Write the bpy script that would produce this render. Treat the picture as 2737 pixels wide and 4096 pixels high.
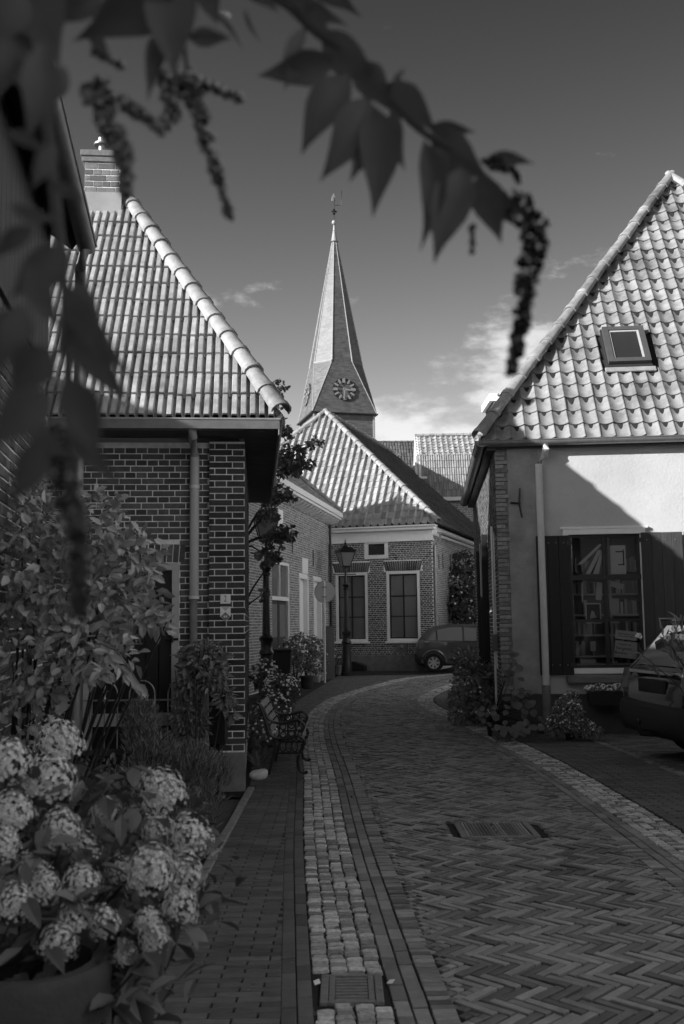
import bpy, bmesh, math, random
from mathutils import Vector, Matrix
from math import sin, cos, pi, atan2, radians as R, sqrt
random.seed(7)
S = bpy.context.scene
COL = S.collection
for o in list(bpy.data.objects): bpy.data.objects.remove(o)

# ---------------------------------------------------------------- camera
FPX = 35.0/36*4096; EYE = 1.6; HOR = 2490.0; ROLL = 0.012
PIT = math.atan((HOR-2048)/FPX)
fwd = Vector((0, cos(PIT), sin(PIT))); r0 = Vector((1,0,0)); u0 = Vector((0,-sin(PIT),cos(PIT)))
CR = r0*cos(ROLL)-u0*sin(ROLL); CU = u0*cos(ROLL)+r0*sin(ROLL)
CAM = Vector((0,0,EYE))
cd = bpy.data.cameras.new('camera'); co = bpy.data.objects.new('camera', cd); COL.objects.link(co)
cd.sensor_fit = 'VERTICAL'; cd.sensor_height = 36; cd.sensor_width = 24; cd.lens = 35; cd.clip_start = .05; cd.clip_end = 2000
co.matrix_world = Matrix(((CR.x,CU.x,-fwd.x,0),(CR.y,CU.y,-fwd.y,0),(CR.z,CU.z,-fwd.z,EYE),(0,0,0,1)))
cd.dof.use_dof = True; cd.dof.focus_distance = 11; cd.dof.aperture_fstop = 4.2
S.camera = co
S.render.resolution_x = 684; S.render.resolution_y = 1024
# ---------------------------------------------------------------- light
SK, SM = 1.8, 0.80
SUN = Vector((-SK,-1,SM)).normalized()
EL = math.asin(SUN.z); AZ = atan2(SUN.x, SUN.y)
W = bpy.data.worlds.new('World'); S.world = W; W.use_nodes = True
nt = W.node_tree; N = nt.nodes; N.clear()
def nd(t, **k):
    n = N.new(t)
    for a, b in k.items(): setattr(n, a, b)
    return n
def lk(a, b): nt.links.new(a, b)
sky = nd('ShaderNodeTexSky', sky_type='NISHITA', sun_disc=False, sun_elevation=EL, sun_rotation=AZ % (2*pi), air_density=1.0, dust_density=.7, ozone_density=1.0)
sep = nd('ShaderNodeSeparateColor'); lk(sky.outputs[0], sep.inputs[0])
sb_ = nd('ShaderNodeMath', operation='MULTIPLY'); lk(sep.outputs[2], sb_.inputs[0]); sb_.inputs[1].default_value = .345      # red-filter mix, as on black and white film
sr_ = nd('ShaderNodeMath', operation='SUBTRACT'); lk(sep.outputs[0], sr_.inputs[0]); lk(sb_.outputs[0], sr_.inputs[1])
sm0 = nd('ShaderNodeMath', operation='MAXIMUM'); lk(sr_.outputs[0], sm0.inputs[0]); sm0.inputs[1].default_value = .02
skv = nd('ShaderNodeMath', operation='MULTIPLY'); lk(sm0.outputs[0], skv.inputs[0]); skv.inputs[1].default_value = 2.25
sdv = nd('ShaderNodeMath', operation='MULTIPLY_ADD'); lk(skv.outputs[0], sdv.inputs[0]); sdv.inputs[1].default_value = .10; sdv.inputs[2].default_value = 1.0   # film shoulder
sko = nd('ShaderNodeMath', operation='DIVIDE'); lk(skv.outputs[0], sko.inputs[0]); lk(sdv.outputs[0], sko.inputs[1])
# clouds: low cumulus band all round the horizon
tc = nd('ShaderNodeTexCoord'); sx = nd('ShaderNodeSeparateXYZ'); lk(tc.outputs['Generated'], sx.inputs[0])
mp = nd('ShaderNodeMapping'); lk(tc.outputs['Generated'], mp.inputs[0]); mp.inputs['Scale'].default_value = (4.2,4.2,9.5); mp.inputs['Location'].default_value = (3.05,2,1.3)
nz = nd('ShaderNodeTexNoise'); lk(mp.outputs[0], nz.inputs['Vector']); nz.inputs['Scale'].default_value = 1.0; nz.inputs['Detail'].default_value = 9; nz.inputs['Roughness'].default_value = .58
band = nd('ShaderNodeMapRange'); lk(sx.outputs[2], band.inputs[0]); band.inputs[1].default_value = .15; band.inputs[2].default_value = .40; band.inputs[3].default_value = .035; band.inputs[4].default_value = -.035
ad = nd('ShaderNodeMath', operation='ADD'); lk(nz.outputs[0], ad.inputs[0]); lk(band.outputs[0], ad.inputs[1])
cm = nd('ShaderNodeMapRange', interpolation_type='SMOOTHSTEP'); lk(ad.outputs[0], cm.inputs[0]); cm.inputs[1].default_value = .545; cm.inputs[2].default_value = .645; cm.inputs[3].default_value = 0; cm.inputs[4].default_value = .85
mx = nd('ShaderNodeMix', data_type='FLOAT'); lk(cm.outputs[0], mx.inputs[0]); lk(sko.outputs[0], mx.inputs[2]); clv = nd('ShaderNodeMath', operation='MULTIPLY_ADD'); lk(sko.outputs[0], clv.inputs[0]); clv.inputs[1].default_value = .35; clv.inputs[2].default_value = 2.3; lk(clv.outputs[0], mx.inputs[3])
bg = nd('ShaderNodeBackground'); lk(mx.outputs[0], bg.inputs[0]); bg.inputs[1].default_value = .08
ow = nd('ShaderNodeOutputWorld'); lk(bg.outputs[0], ow.inputs[0])
ld = bpy.data.lights.new('sun', 'SUN'); ld.energy = 2.0; ld.angle = R(.5); ld.color = (1,1,1)
lo = bpy.data.objects.new('sun', ld); COL.objects.link(lo); lo.location = (-30,-20,40)
lo.rotation_euler = SUN.to_track_quat('Z','Y').to_euler()
S.view_settings.view_transform = 'Standard'; S.view_settings.look = 'None'; S.view_settings.gamma = 1; S.view_settings.exposure = 2.05
S.render.engine = 'CYCLES'

# ---------------------------------------------------------------- pixel -> place
def ray(px, py): return fwd + CR*((px-1368.5)/FPX) + CU*((2048-py)/FPX)
def P(px, py, Y):
    d = ray(px, py); return CAM + d*(Y/d.y)
def G(px, py, z=0.0):
    d = ray(px, py); return CAM + d*((z-EYE)/d.z)
class Fr:
    def __init__(s, o, deg):
        s.o = Vector((o[0], o[1], 0)); s.a = R(deg); s.M = Matrix.Translation(s.o) @ Matrix.Rotation(s.a, 4, 'Z'); s.I = s.M.inverted()
    def w(s, x, y, z): return s.M @ Vector((x, y, z))
    def pix(s, px, py, yl=0.0):          # local (x,z) where the sight line meets the plane y=yl
        o = s.I @ CAM; d = s.I.to_3x3() @ ray(px, py); t = (yl-o.y)/d.y; q = o+d*t
        return q.x, q.z
# ---------------------------------------------------------------- materials
MATS = {}
def mat(name, col, rough=.8, var=0.0, noise=0.0, nscale=8.0, bump=0.0, bscale=60.0, metal=0.0, spec=.4, coat=0.0, streak=None, trans=0.0, stain=0.0):
    m = bpy.data.materials.new(name); m.use_nodes = True; MATS[name] = m
    t = m.node_tree; n = t.nodes; b = n['Principled BSDF']
    def M(op, a, bb):
        q = n.new('ShaderNodeMath'); q.operation = op
        for i, v in enumerate((a, bb)):
            if v is None: continue
            if isinstance(v, (int, float)): q.inputs[i].default_value = v
            else: t.links.new(v, q.inputs[i])
        return q.outputs[0]
    g = n.new('ShaderNodeNewGeometry'); val = None
    if var:
        oi = n.new('ShaderNodeObjectInfo')
        rnd = M('FRACT', M('ADD', g.outputs['Random Per Island'], M('MULTIPLY', oi.outputs['Random'], 7.13)), None)
        val = M('MULTIPLY', M('ADD', M('MULTIPLY', rnd, 2*var), 1-var), col)
    def noi(sc, det=6, rg=.6, vec=None):
        q = n.new('ShaderNodeTexNoise'); q.inputs['Scale'].default_value = sc; q.inputs['Detail'].default_value = det; q.inputs['Roughness'].default_value = rg
        t.links.new(vec if vec else g.outputs['Position'], q.inputs['Vector']); return q.outputs[0]
    def stretch(v):
        q = n.new('ShaderNodeMapping'); q.inputs['Scale'].default_value = v; t.links.new(g.outputs['Position'], q.inputs[0]); return q.outputs[0]
    if noise:
        a = noi(nscale, vec=stretch(streak) if streak else None)
        f = M('ADD', M('MULTIPLY', M('SUBTRACT', a, .5), 4*noise), 1.0)
        f = M('MAXIMUM', f, .15)
        val = M('MULTIPLY', f, val if val is not None else col)
    if stain:
        a = noi(1.3, 8, .7)
        q = n.new('ShaderNodeMapRange'); q.inputs[1].default_value = .48; q.inputs[2].default_value = .66; q.inputs[3].default_value = 1; q.inputs[4].default_value = 1-stain
        t.links.new(a, q.inputs[0]); val = M('MULTIPLY', q.outputs[0], val if val is not None else col)
    if val is None: b.inputs['Base Color'].default_value = (col, col, col, 1)
    else: t.links.new(val, b.inputs['Base Color'])
    b.inputs['Roughness'].default_value = rough; b.inputs['Metallic'].default_value = metal
    b.inputs['Specular IOR Level'].default_value = spec; b.inputs['Coat Weight'].default_value = coat; b.inputs['Coat Roughness'].default_value = .05
    if bump:
        bp = n.new('ShaderNodeBump'); bp.inputs['Strength'].default_value = bump; bp.inputs['Distance'].default_value = .01
        t.links.new(noi(bscale), bp.inputs['Height']); t.links.new(bp.outputs[0], b.inputs['Normal'])
    if trans:
        tr = n.new('ShaderNodeBsdfTranslucent'); tr.inputs[0].default_value = (col*1.3,)*3+(1,)
        ms = n.new('ShaderNodeMixShader'); ms.inputs[0].default_value = trans
        t.links.new(b.outputs[0], ms.inputs[1]); t.links.new(tr.outputs[0], ms.inputs[2]); t.links.new(ms.outputs[0], n['Material Output'].inputs[0])
    return m
def glassmat(name, refl=.12, tint=.9):
    m = bpy.data.materials.new(name); m.use_nodes = True; t = m.node_tree; n = t.nodes; n.remove(n['Principled BSDF'])
    tr = n.new('ShaderNodeBsdfTransparent'); tr.inputs[0].default_value = (tint,)*3+(1,)
    gl = n.new('ShaderNodeBsdfGlossy'); gl.inputs['Roughness'].default_value = .02
    fr = n.new('ShaderNodeFresnel'); fr.inputs[0].default_value = 1.5
    ms = n.new('ShaderNodeMixShader'); t.links.new(fr.outputs[0], ms.inputs[0]); t.links.new(tr.outputs[0], ms.inputs[1]); t.links.new(gl.outputs[0], ms.inputs[2])
    t.links.new(ms.outputs[0], n['Material Output'].inputs[0]); MATS[name] = m; return m
mat('ground', 0.08, .9, noise=.25, nscale=3, bump=.4)
mat('joint', 0.02, .95, noise=.3, nscale=20, bump=.5)
mat('road_brick', 0.21, .5, var=.6, noise=.2, nscale=14, bump=.35, bscale=90, spec=.45, stain=.25)
mat('walk_brick', 0.12, .7, var=.28, noise=.2, nscale=10, bump=.3, bscale=90, stain=.25)
mat('border_brick', 0.22, .7, var=.35, noise=.2, nscale=14, bump=.35, bscale=80)
mat('cobble', 0.42, .75, var=.55, noise=.35, nscale=40, bump=.8, bscale=70)
mat('park_brick', 0.14, .75, var=.35, noise=.25, nscale=6, bump=.3)
mat('concrete', 0.26, .85, noise=.3, nscale=12, bump=.5, bscale=120)
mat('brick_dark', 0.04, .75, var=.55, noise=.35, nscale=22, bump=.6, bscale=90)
mat('mortar_light', 0.7, .9, noise=.25, nscale=15, bump=.4)
mat('brick_mid', 0.09, .8, var=.55, noise=.3, nscale=20, bump=.5, bscale=90)
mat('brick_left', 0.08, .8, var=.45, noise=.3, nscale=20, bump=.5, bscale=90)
mat('brick_pale', 0.24, .85, var=.35, noise=.3, nscale=20, bump=.5, bscale=90)
mat('brick_chim', 0.14, .85, var=.3, noise=.25, nscale=20, bump=.5, bscale=90)
mat('mortar_mid', 0.85, .9, noise=.25, nscale=15)
mat('mortar_pale', 0.8, .9, noise=.2, nscale=15)
mat('tile_left', 0.35, .5, var=.22, noise=.28, nscale=9, bump=.35, bscale=60, spec=.5, stain=.5)
mat('tile_right', 0.25, .6, var=.13, noise=.3, nscale=7, bump=.4, bscale=60, spec=.4, stain=.5)
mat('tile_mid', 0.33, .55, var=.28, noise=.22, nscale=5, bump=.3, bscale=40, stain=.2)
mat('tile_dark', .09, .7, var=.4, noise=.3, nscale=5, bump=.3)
mat('tile_far', 0.3, .6, var=.25, noise=.25, nscale=3)
mat('ridge', 0.29, .6, var=.22, noise=.25, nscale=9, bump=.35, bscale=50, stain=.45)
mat('underlay', .02, .95)
mat('plaster', 0.5, .9, noise=.12, nscale=2.6, bump=.5, bscale=22, stain=.2)
mat('plaster_grey', 0.3, .9, noise=.22, nscale=3.5, bump=.5, bscale=40, stain=.3)
mat('plinth', 0.06, .8, noise=.15, nscale=6, bump=.3)
mat('plinth_grey', 0.17, .8, noise=.3, nscale=7, bump=.4)
mat('zinc', .3, .42, noise=.2, nscale=9, metal=.6, spec=.5)
mat('zinc_dark', .16, .45, noise=.2, nscale=9, metal=.5)
mat('pipe', 0.36, .5, noise=.12, nscale=6)
mat('pipe_white', .55, .45, noise=.08, nscale=5)
mat('white_paint', 0.8, .45, noise=.06, nscale=8, bump=.1)
mat('grey_paint', 0.4, .5, noise=.12, nscale=8)
mat('black_paint', .010, .38, noise=.15, nscale=6, bump=.1)
mat('dark_wood', .02, .6, noise=.35, nscale=6, streak=(8,8,.6), bump=.3)
mat('grey_board', .05, .75, noise=.4, nscale=5, streak=(9,9,.5), bump=.3)
mat('soffit_wood', 0.1, .7, noise=.3, nscale=5)
mat('shutter', 0.008, .55, var=.3, noise=.3, nscale=6, streak=(6,6,.6), bump=.15)
mat('shutter_sunlit', 0.045, .6, var=.3, noise=.3, nscale=6, streak=(6,6,.6), bump=.15)  # paler copy of the shutter black, standing in for sunlight
mat('frame_dark', .018, .4, noise=.2, nscale=8)
mat('pane_dark', .03, .06, noise=.3, nscale=.8, spec=.6)
mat('pane_far', 0.16, .08, noise=.25, nscale=.7, spec=.5)
mat('curtain', .16, .9, noise=.2, nscale=3, streak=(7,7,.3))
glassmat('glass')
mat('slate', 0.105, .5, noise=.55, nscale=1.0, bump=1.0, bscale=4.0, spec=.5, var=.2, streak=(1.6,1.6,7), stain=.35)
mat('lead', 0.3, .5, noise=.2, nscale=3)
mat('gilt', 0.3, .35, metal=.3)
mat('iron', .010, .4, noise=.2, nscale=30, bump=.15, spec=.5)
mat('iron_grey', 0.18, .5, noise=.25, nscale=30)
mat('gate_iron', 0.22, .4, noise=.2, nscale=30, metal=.3)
mat('wood_slat', 0.3, .7, noise=.3, nscale=10, streak=(2,.4,2))
mat('stone', 0.5, .7, noise=.25, nscale=14, bump=.4, bscale=30)
mat('sign_white', 0.72, .3)
mat('sign_grey', .16, .4)
mat('sign_lgrey', .42, .4)
mat('ink', .008, .6)
mat('metal_back', 0.75, .4, metal=.15, noise=.1, nscale=4)
mat('paper', 0.75, .8, noise=.05, nscale=6)
mat('cabinet', 0.14, .6, noise=.15, nscale=5)
mat('plastic_black', .014, .5)
mat('terra', 0.04, .75, noise=.25, nscale=9, bump=.3)
mat('pot_dark', .025, .6, noise=.2, nscale=9)
mat('pot_grey', 0.2, .6, noise=.25, nscale=9)
mat('pot_white', .5, .5, noise=.15, nscale=9)
mat('soil', .02, .95, noise=.4, nscale=40)
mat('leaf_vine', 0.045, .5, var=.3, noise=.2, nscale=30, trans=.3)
mat('leaf_shrub', 0.28, .5, var=.5, trans=.2, spec=.5)
mat('leaf_dark', 0.09, .5, var=.5, trans=.15)
mat('leaf_mid', 0.2, .5, var=.55, trans=.2)
mat('leaf_tree', 0.11, .6, var=.5, trans=.2)
mat('leaf_big', 0.13, .45, var=.35, noise=.2, nscale=20, trans=.2)
mat('lavender', 0.15, .7, var=.5, trans=.1)
mat('floret', 0.56, .75, var=.35, trans=.25)
mat('flower', 0.75, .7, var=.3, trans=.2)
mat('bark', .03, .9, noise=.3, nscale=20, bump=.6)
mat('stem', .025, .8)
mat('berry', .006, .22, spec=.6)
mat('car_black', .004, .12, coat=1.0, spec=.5)
mat('car_grey', 0.075, .3, coat=.9, metal=.2)
mat('car_glass', 0.16, .03, spec=.8)
mat('car_plastic', .018, .55)
mat('chrome', .6, .12, metal=1.0)
mat('lamp_red', .07, .12, coat=1.0)
mat('rubber', .012, .8)
mat('alloy', 0.5, .35, metal=.7)
mat('book', 0.34, .7, var=.85)
mat('shop_inner', 0.2, .9)
mat('shop_wood', 0.5, .8, noise=.2, nscale=6)
mat('lamp_glass', 0.2, .15, spec=.6)

# ---------------------------------------------------------------- objects
def wm(o):
    return (wm(o.parent) @ o.matrix_basis) if o.parent else o.matrix_basis.copy()
def tag(o, label=None, cat=None, group=None, kind=None):
    if label: o['label'] = label
    if cat: o['category'] = cat
    if group: o['group'] = group
    if kind: o['kind'] = kind
    return o
def thing(name, label, cat, loc=(0,0,0), group=None, kind=None):
    o = bpy.data.objects.new(name, None); COL.objects.link(o); o.location = loc; o.empty_display_size = .1
    return tag(o, label, cat, group, kind)
def link(name, me, parent=None, Mw=None):
    o = bpy.data.objects.new(name, me); COL.objects.link(o)
    if parent is not None: o.parent = parent
    if Mw is not None: o.matrix_basis = (wm(parent).inverted() @ Mw) if parent is not None else Mw
    return o
def mesh(verts, faces, m, smooth=False, name='mesh'):
    me = bpy.data.meshes.new(name); me.from_pydata([tuple(v) for v in verts], [], faces); me.update()
    if m: me.materials.append(MATS[m] if isinstance(m, str) else m)
    if smooth: me.polygons.foreach_set('use_smooth', [True]*len(me.polygons))
    return me
class MB:
    """collects shapes in world space; build() links them as one mesh object"""
    def __init__(s, fr=None): s.v = []; s.f = []; s.fr = fr
    def T(s, p):
        return s.fr.w(*p) if isinstance(s.fr, Fr) else (s.fr @ Vector(p) if s.fr is not None else Vector(p))
    def add(s, vs, fs):
        b = len(s.v); s.v += [s.T(v) for v in vs]; s.f += [tuple(b+i for i in f) for f in fs]; return s
    def box(s, x0, x1, y0, y1, z0, z1, bev=0):
        if bev:
            vs = []; fs = []
            X = (x0, x0+bev, x1-bev, x1); Y = (y0, y0+bev, y1-bev, y1); Z = (z0, z0+bev, z1-bev, z1)
            idx = {}
            def q(i, j, k):
                if (i, j, k) not in idx: idx[(i, j, k)] = len(vs); vs.append((X[i], Y[j], Z[k]))
                return idx[(i, j, k)]
            for k, f in ((0, 1), (3, -1)):
                for a in (0, 1, 2):
                    def c(p, r):
                        l = [0, 0, 0]; l[a] = k; l[(a+1) % 3] = p; l[(a+2) % 3] = r; return q(*l)
                    fc = [c(1, 1), c(2, 1), c(2, 2), c(1, 2)]; fs.append(fc[::-1] if f > 0 else fc)
            # edges
            for a in (0, 1, 2):
                b, c_ = (a+1) % 3, (a+2) % 3
                for i in (0, 3):
                    for j in (0, 3):
                        ii = 1 if i == 0 else 2; jj = 1 if j == 0 else 2
                        def e(av, bv, cv):
                            l = [0, 0, 0]; l[a] = av; l[b] = bv; l[c_] = cv; return q(*l)
                        fc = [e(1, i, jj), e(2, i, jj), e(2, ii, j), e(1, ii, j)]
                        fs.append(fc if (i == 0) == (j == 0) else fc[::-1])
            for i in (0, 3):
                for j in (0, 3):
                    for k in (0, 3):
                        ii, jj, kk = (1 if t == 0 else 2 for t in (i, j, k))
                        fs.append([q(i, jj, kk), q(ii, j, kk), q(ii, jj, k)])
            return s.add(vs, fs)
        vs = [(x, y, z) for z in (z0, z1) for y in (y0, y1) for x in (x0, x1)]
        return s.add(vs, [(0,2,3,1),(4,5,7,6),(0,1,5,4),(2,6,7,3),(0,4,6,2),(1,3,7,5)])
    def quad(s, a, b, c, d): return s.add([a, b, c, d], [(0,1,2,3)])
    def poly(s, pts): return s.add(pts, [tuple(range(len(pts)))])
    def prism(s, pts, off):
        n = len(pts); o = Vector(off); a = [Vector(p) for p in pts]
        return s.add(a+[p+o for p in a], [tuple(range(n))[::-1], tuple(range(n, 2*n))]+[(i, (i+1) % n, n+(i+1) % n, n+i) for i in range(n)])
    def tube(s, path, rad, n=8, cap=True):
        path = [Vector(p) for p in path]; m = len(path)
        if isinstance(rad, (int, float)): rad = [rad]*m
        vs = []; up = Vector((0,0,1))
        for i, p in enumerate(path):
            d = (path[min(i+1, m-1)]-path[max(i-1, 0)]).normalized()
            a = d.cross(up if abs(d.z) < .95 else Vector((1,0,0))).normalized(); b = a.cross(d)
            vs += [p+(a*cos(2*pi*k/n)+b*sin(2*pi*k/n))*rad[i] for k in range(n)]
        fs = [(i*n+k, i*n+(k+1) % n, (i+1)*n+(k+1) % n, (i+1)*n+k) for i in range(m-1) for k in range(n)]
        if cap: fs += [tuple(range(n))[::-1], tuple(range((m-1)*n, m*n))]
        return s.add(vs, fs)
    def lathe(s, c, prof, n=16, cap=True):      # prof: (r,z)
        c = Vector(c); vs = [c+Vector((r*cos(2*pi*k/n), r*sin(2*pi*k/n), z)) for r, z in prof for k in range(n)]
        m = len(prof); fs = [(i*n+k, i*n+(k+1) % n, (i+1)*n+(k+1) % n, (i+1)*n+k) for i in range(m-1) for k in range(n)]
        if cap: fs += [tuple(range(n))[::-1], tuple(range((m-1)*n, m*n))]
        return s.add(vs, fs)
    def build(s, name, m, parent=None, smooth=False, origin=None, label=None, cat=None, group=None, kind=None):
        if parent is not None: I = wm(parent).inverted(); vs = [I @ v for v in s.v]
        else:
            origin = Vector(origin) if origin is not None else Vector((0,0,0)); vs = [v-origin for v in s.v]
        o = link(name, mesh(vs, s.f, m, smooth, name), parent)
        if parent is None: o.location = origin
        if smooth: 
            try: o.data.set_sharp_from_angle(angle=R(38))
            except Exception: pass
        return tag(o, label, cat, group, kind)
def inpoly(x, y, pg):
    s = None
    for i in range(len(pg)):
        ax, ay = pg[i]; bx, by = pg[(i+1) % len(pg)]
        c = (bx-ax)*(y-ay)-(by-ay)*(x-ax)
        if abs(c) < 1e-9: continue
        if s is None: s = c > 0
        elif (c > 0) != s: return False
    return True
def text_mesh(txt, size, m, name='lettering', sx=1.0):
    c = bpy.data.curves.new('t', 'FONT'); c.body = txt; c.size = size; c.align_x = 'CENTER'; c.align_y = 'CENTER'; c.extrude = .0008; c.space_line = .95
    o = bpy.data.objects.new('t', c); COL.objects.link(o); bpy.context.view_layer.update()
    me = bpy.data.meshes.new_from_object(o); bpy.data.objects.remove(o)
    for v in me.vertices: v.co.x *= sx
    me.materials.clear(); me.materials.append(MATS[m]); return me
FACE = Matrix(((1,0,0,0),(0,0,-1,0),(0,1,0,0),(0,0,0,1)))   # text plane XY -> facade plane XZ

# ---------------------------------------------------------------- bricks
_bc = {}
def brick_mesh(w, h, d, m, bev=.004):
    k = (round(w, 3), round(h, 3), m)
    if k not in _bc:
        a, b = k[0]/2, k[1]/2; e = bev
        vs = [(-a,d,-b),(a,d,-b),(a,d,b),(-a,d,b),(-a,e,-b),(a,e,-b),(a,e,b),(-a,e,b),(-a+e,0,-b+e),(a-e,0,-b+e),(a-e,0,b-e),(-a+e,0,b-e)]
        fs = []
        for r in (0, 4): fs += [(r+i, r+(i+1) % 4, r+4+(i+1) % 4, r+4+i) for i in range(4)]
        fs.append((8,9,10,11)); _bc[k] = mesh(vs, fs, m, name='brick')
    return _bc[k]
def bricks(parent, fr, x0, x1, z0, z1, holes, m, L=.21, hc=.062, jt=.010, bond='cross', nind=300, proud=.008, y=0.0, vis=None, depth=.02, name='brick', soldier=None):
    """rows of bricks on the plane y of frame fr; parts of `parent`; the largest nind single, the rest one stuff part"""
    out = []; nz = int((z1-z0)/hc+.5); pitch = L+jt
    for r in range(nz):
        zc = z0+(r+.5)*hc; x = x0; k = 0
        if bond == 'cross': hd = r % 2 == 1; off = (pitch/4 if not hd else 0)+(pitch/2 if r % 4 == 2 else 0)
        elif bond == 'flem': hd = False; off = pitch*(.75 if r % 2 else 0)
        else: hd = False; off = pitch/2 if r % 2 else 0
        seg = []; x = x0-off
        while x < x1-.02:
            if bond == 'flem': wd = L if k % 2 == 0 else (L-jt)/2
            else: wd = (L-jt)/2 if hd else L
            seg.append((x, x+wd)); x += wd+jt; k += 1
        for a, b in seg:
            a = max(a, x0); b = min(b, x1)
            parts = [(a, b)]
            for hx0, hx1, hz0, hz1 in holes:
                if hz0-hc*.3 < zc < hz1+hc*.3:
                    np_ = []
                    for p, q in parts:
                        if q <= hx0 or p >= hx1: np_.append((p, q)); continue
                        if p < hx0-.02: np_.append((p, hx0-.004))
                        if q > hx1+.02: np_.append((hx1+.004, q))
                    parts = np_
            for p, q in parts:
                if q-p > .014: out.append(((p+q)/2, zc, q-p))
    h = hc-jt
    return lay(parent, fr, [(x, z, w, h, 0.0) for x, z, w in out], m, nind, proud, y, vis, depth, name)
def lay(parent, fr, lst, m, nind, proud, y, vis, depth, name):
    def key(b):
        p = fr.w(b[0], y, b[1])
        if vis and not vis(b[0], b[1]): return 1e6+p.y
        d = p-CAM; px = abs(d.dot(CR)/d.dot(fwd))
        return (1e5 if px > .36 or d.dot(fwd) < 1 else 0)+d.length
    lst = sorted(lst, key=key); rest = MB(fr)
    for i, (x, z, w, h, rot) in enumerate(lst):
        jy = y-proud+random.uniform(-.0025, .0025); jz = random.uniform(-.0012, .0012)
        if i < nind:
            o = link(name, brick_mesh(w, h, depth, m), parent, fr.M @ Matrix.Translation((x, jy, z+jz)) @ Matrix.Rotation(rot+random.uniform(-.004, .004), 4, 'Y'))
        else:
            me = brick_mesh(w, h, depth, m); c, s = cos(rot), sin(rot)
            rest.add([(x+v.co.x*c+v.co.z*s, jy+v.co.y, z+jz-v.co.x*s+v.co.z*c) for v in me.vertices], [tuple(p.vertices) for p in me.polygons])
    if rest.v: rest.build(name+'_field', m, parent, kind='stuff')
    return len(lst)
def soldiers(parent, fr, x0, x1, z0, z1, m, n, splay=0.0, proud=.010, y=0.0, nind=60):
    w = (x1-x0)/n; xm = (x0+x1)/2
    lay(parent, fr, [(x0+(i+.5)*w, (z0+z1)/2, w-.010, z1-z0-.008, splay*((x0+(i+.5)*w)-xm)/((x1-x0)/2)) for i in range(n)], m, nind, proud, y, None, .02, 'lintel_brick')
def wallsheet(mb, x0, x1, z0, z1, holes, y=0.0, depth=.12):
    """a wall face with real openings and reveals"""
    xs = sorted(set([x0, x1]+[v for h in holes for v in h[:2] if x0 < v < x1])); zs = sorted(set([z0, z1]+[v for h in holes for v in h[2:] if z0 < v < z1]))
    for i in range(len(xs)-1):
        for j in range(len(zs)-1):
            cx, cz = (xs[i]+xs[i+1])/2, (zs[j]+zs[j+1])/2
            if any(h[0] < cx < h[1] and h[2] < cz < h[3] for h in holes): continue
            mb.quad((xs[i], y, zs[j]), (xs[i+1], y, zs[j]), (xs[i+1], y, zs[j+1]), (xs[i], y, zs[j+1]))
    for a, b, c, d in holes:
        e = y+depth
        mb.quad((a, y, c), (a, e, c), (a, e, d), (a, y, d)); mb.quad((b, y, c), (b, y, d), (b, e, d), (b, e, c))
        mb.quad((a, y, d), (a, e, d), (b, e, d), (b, y, d)); mb.quad((a, y, c), (b, y, c), (b, e, c), (a, e, c))
def window(house, fr, x0, x1, z0, z1, cols, rows, fm, bm, pm, y=0.06, fw=.07, bw=.028, sill=None, name='window', inner=True, label=None, fd=.09):
    """part `window` (outer frame) with glazing bars, one pane per light and a sill"""
    f = MB(fr)
    f.box(x0, x0+fw, y-fd, y+.04, z0, z1); f.box(x1-fw, x1, y-fd, y+.04, z0, z1)
    f.box(x0+fw, x1-fw, y-fd+.002, y+.04, z1-fw, z1); f.box(x0+fw, x1-fw, y-fd+.002, y+.04, z0, z0+fw)
    o = f.build(name, fm, house, label=label)
    a, b, c, d = x0+fw, x1-fw, z0+fw, z1-fw
    if inner:
        g = MB(fr); iw = .045
        g.box(a, a+iw, y-.02, y+.03, c, d); g.box(b-iw, b, y-.02, y+.03, c, d); g.box(a+iw, b-iw, y-.018, y+.03, c, c+iw); g.box(a+iw, b-iw, y-.018, y+.03, d-iw, d)
        g.build('sash', bm, o); a += iw; b -= iw; c += iw; d -= iw
    xs = [a+(b-a)*i/cols for i in range(cols+1)]; zs = [c+(d-c)*t for t in rows]
    for x in xs[1:-1]: MB(fr).box(x-bw, x+bw, y-.015, y+.025, c, d).build('glazing_bar', bm, o)
    for z in zs[1:-1]: MB(fr).box(a, b, y-.012, y+.026, z-bw*.8, z+bw*.8).build('glazing_bar', bm, o)
    for i in range(cols):
        for j in range(len(zs)-1):
            q = MB(fr).box(xs[i]+.004, xs[i+1]-.004, y+.005, y+.010, zs[j]+.004, zs[j+1]-.004).build('pane', pm, o)
    if sill: MB(fr).box(x0-.06, x1+.06, y-fd-.08, y+.02, z0-.07, z0-.002, .006).build('sill', sill, o)
    return o

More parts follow.
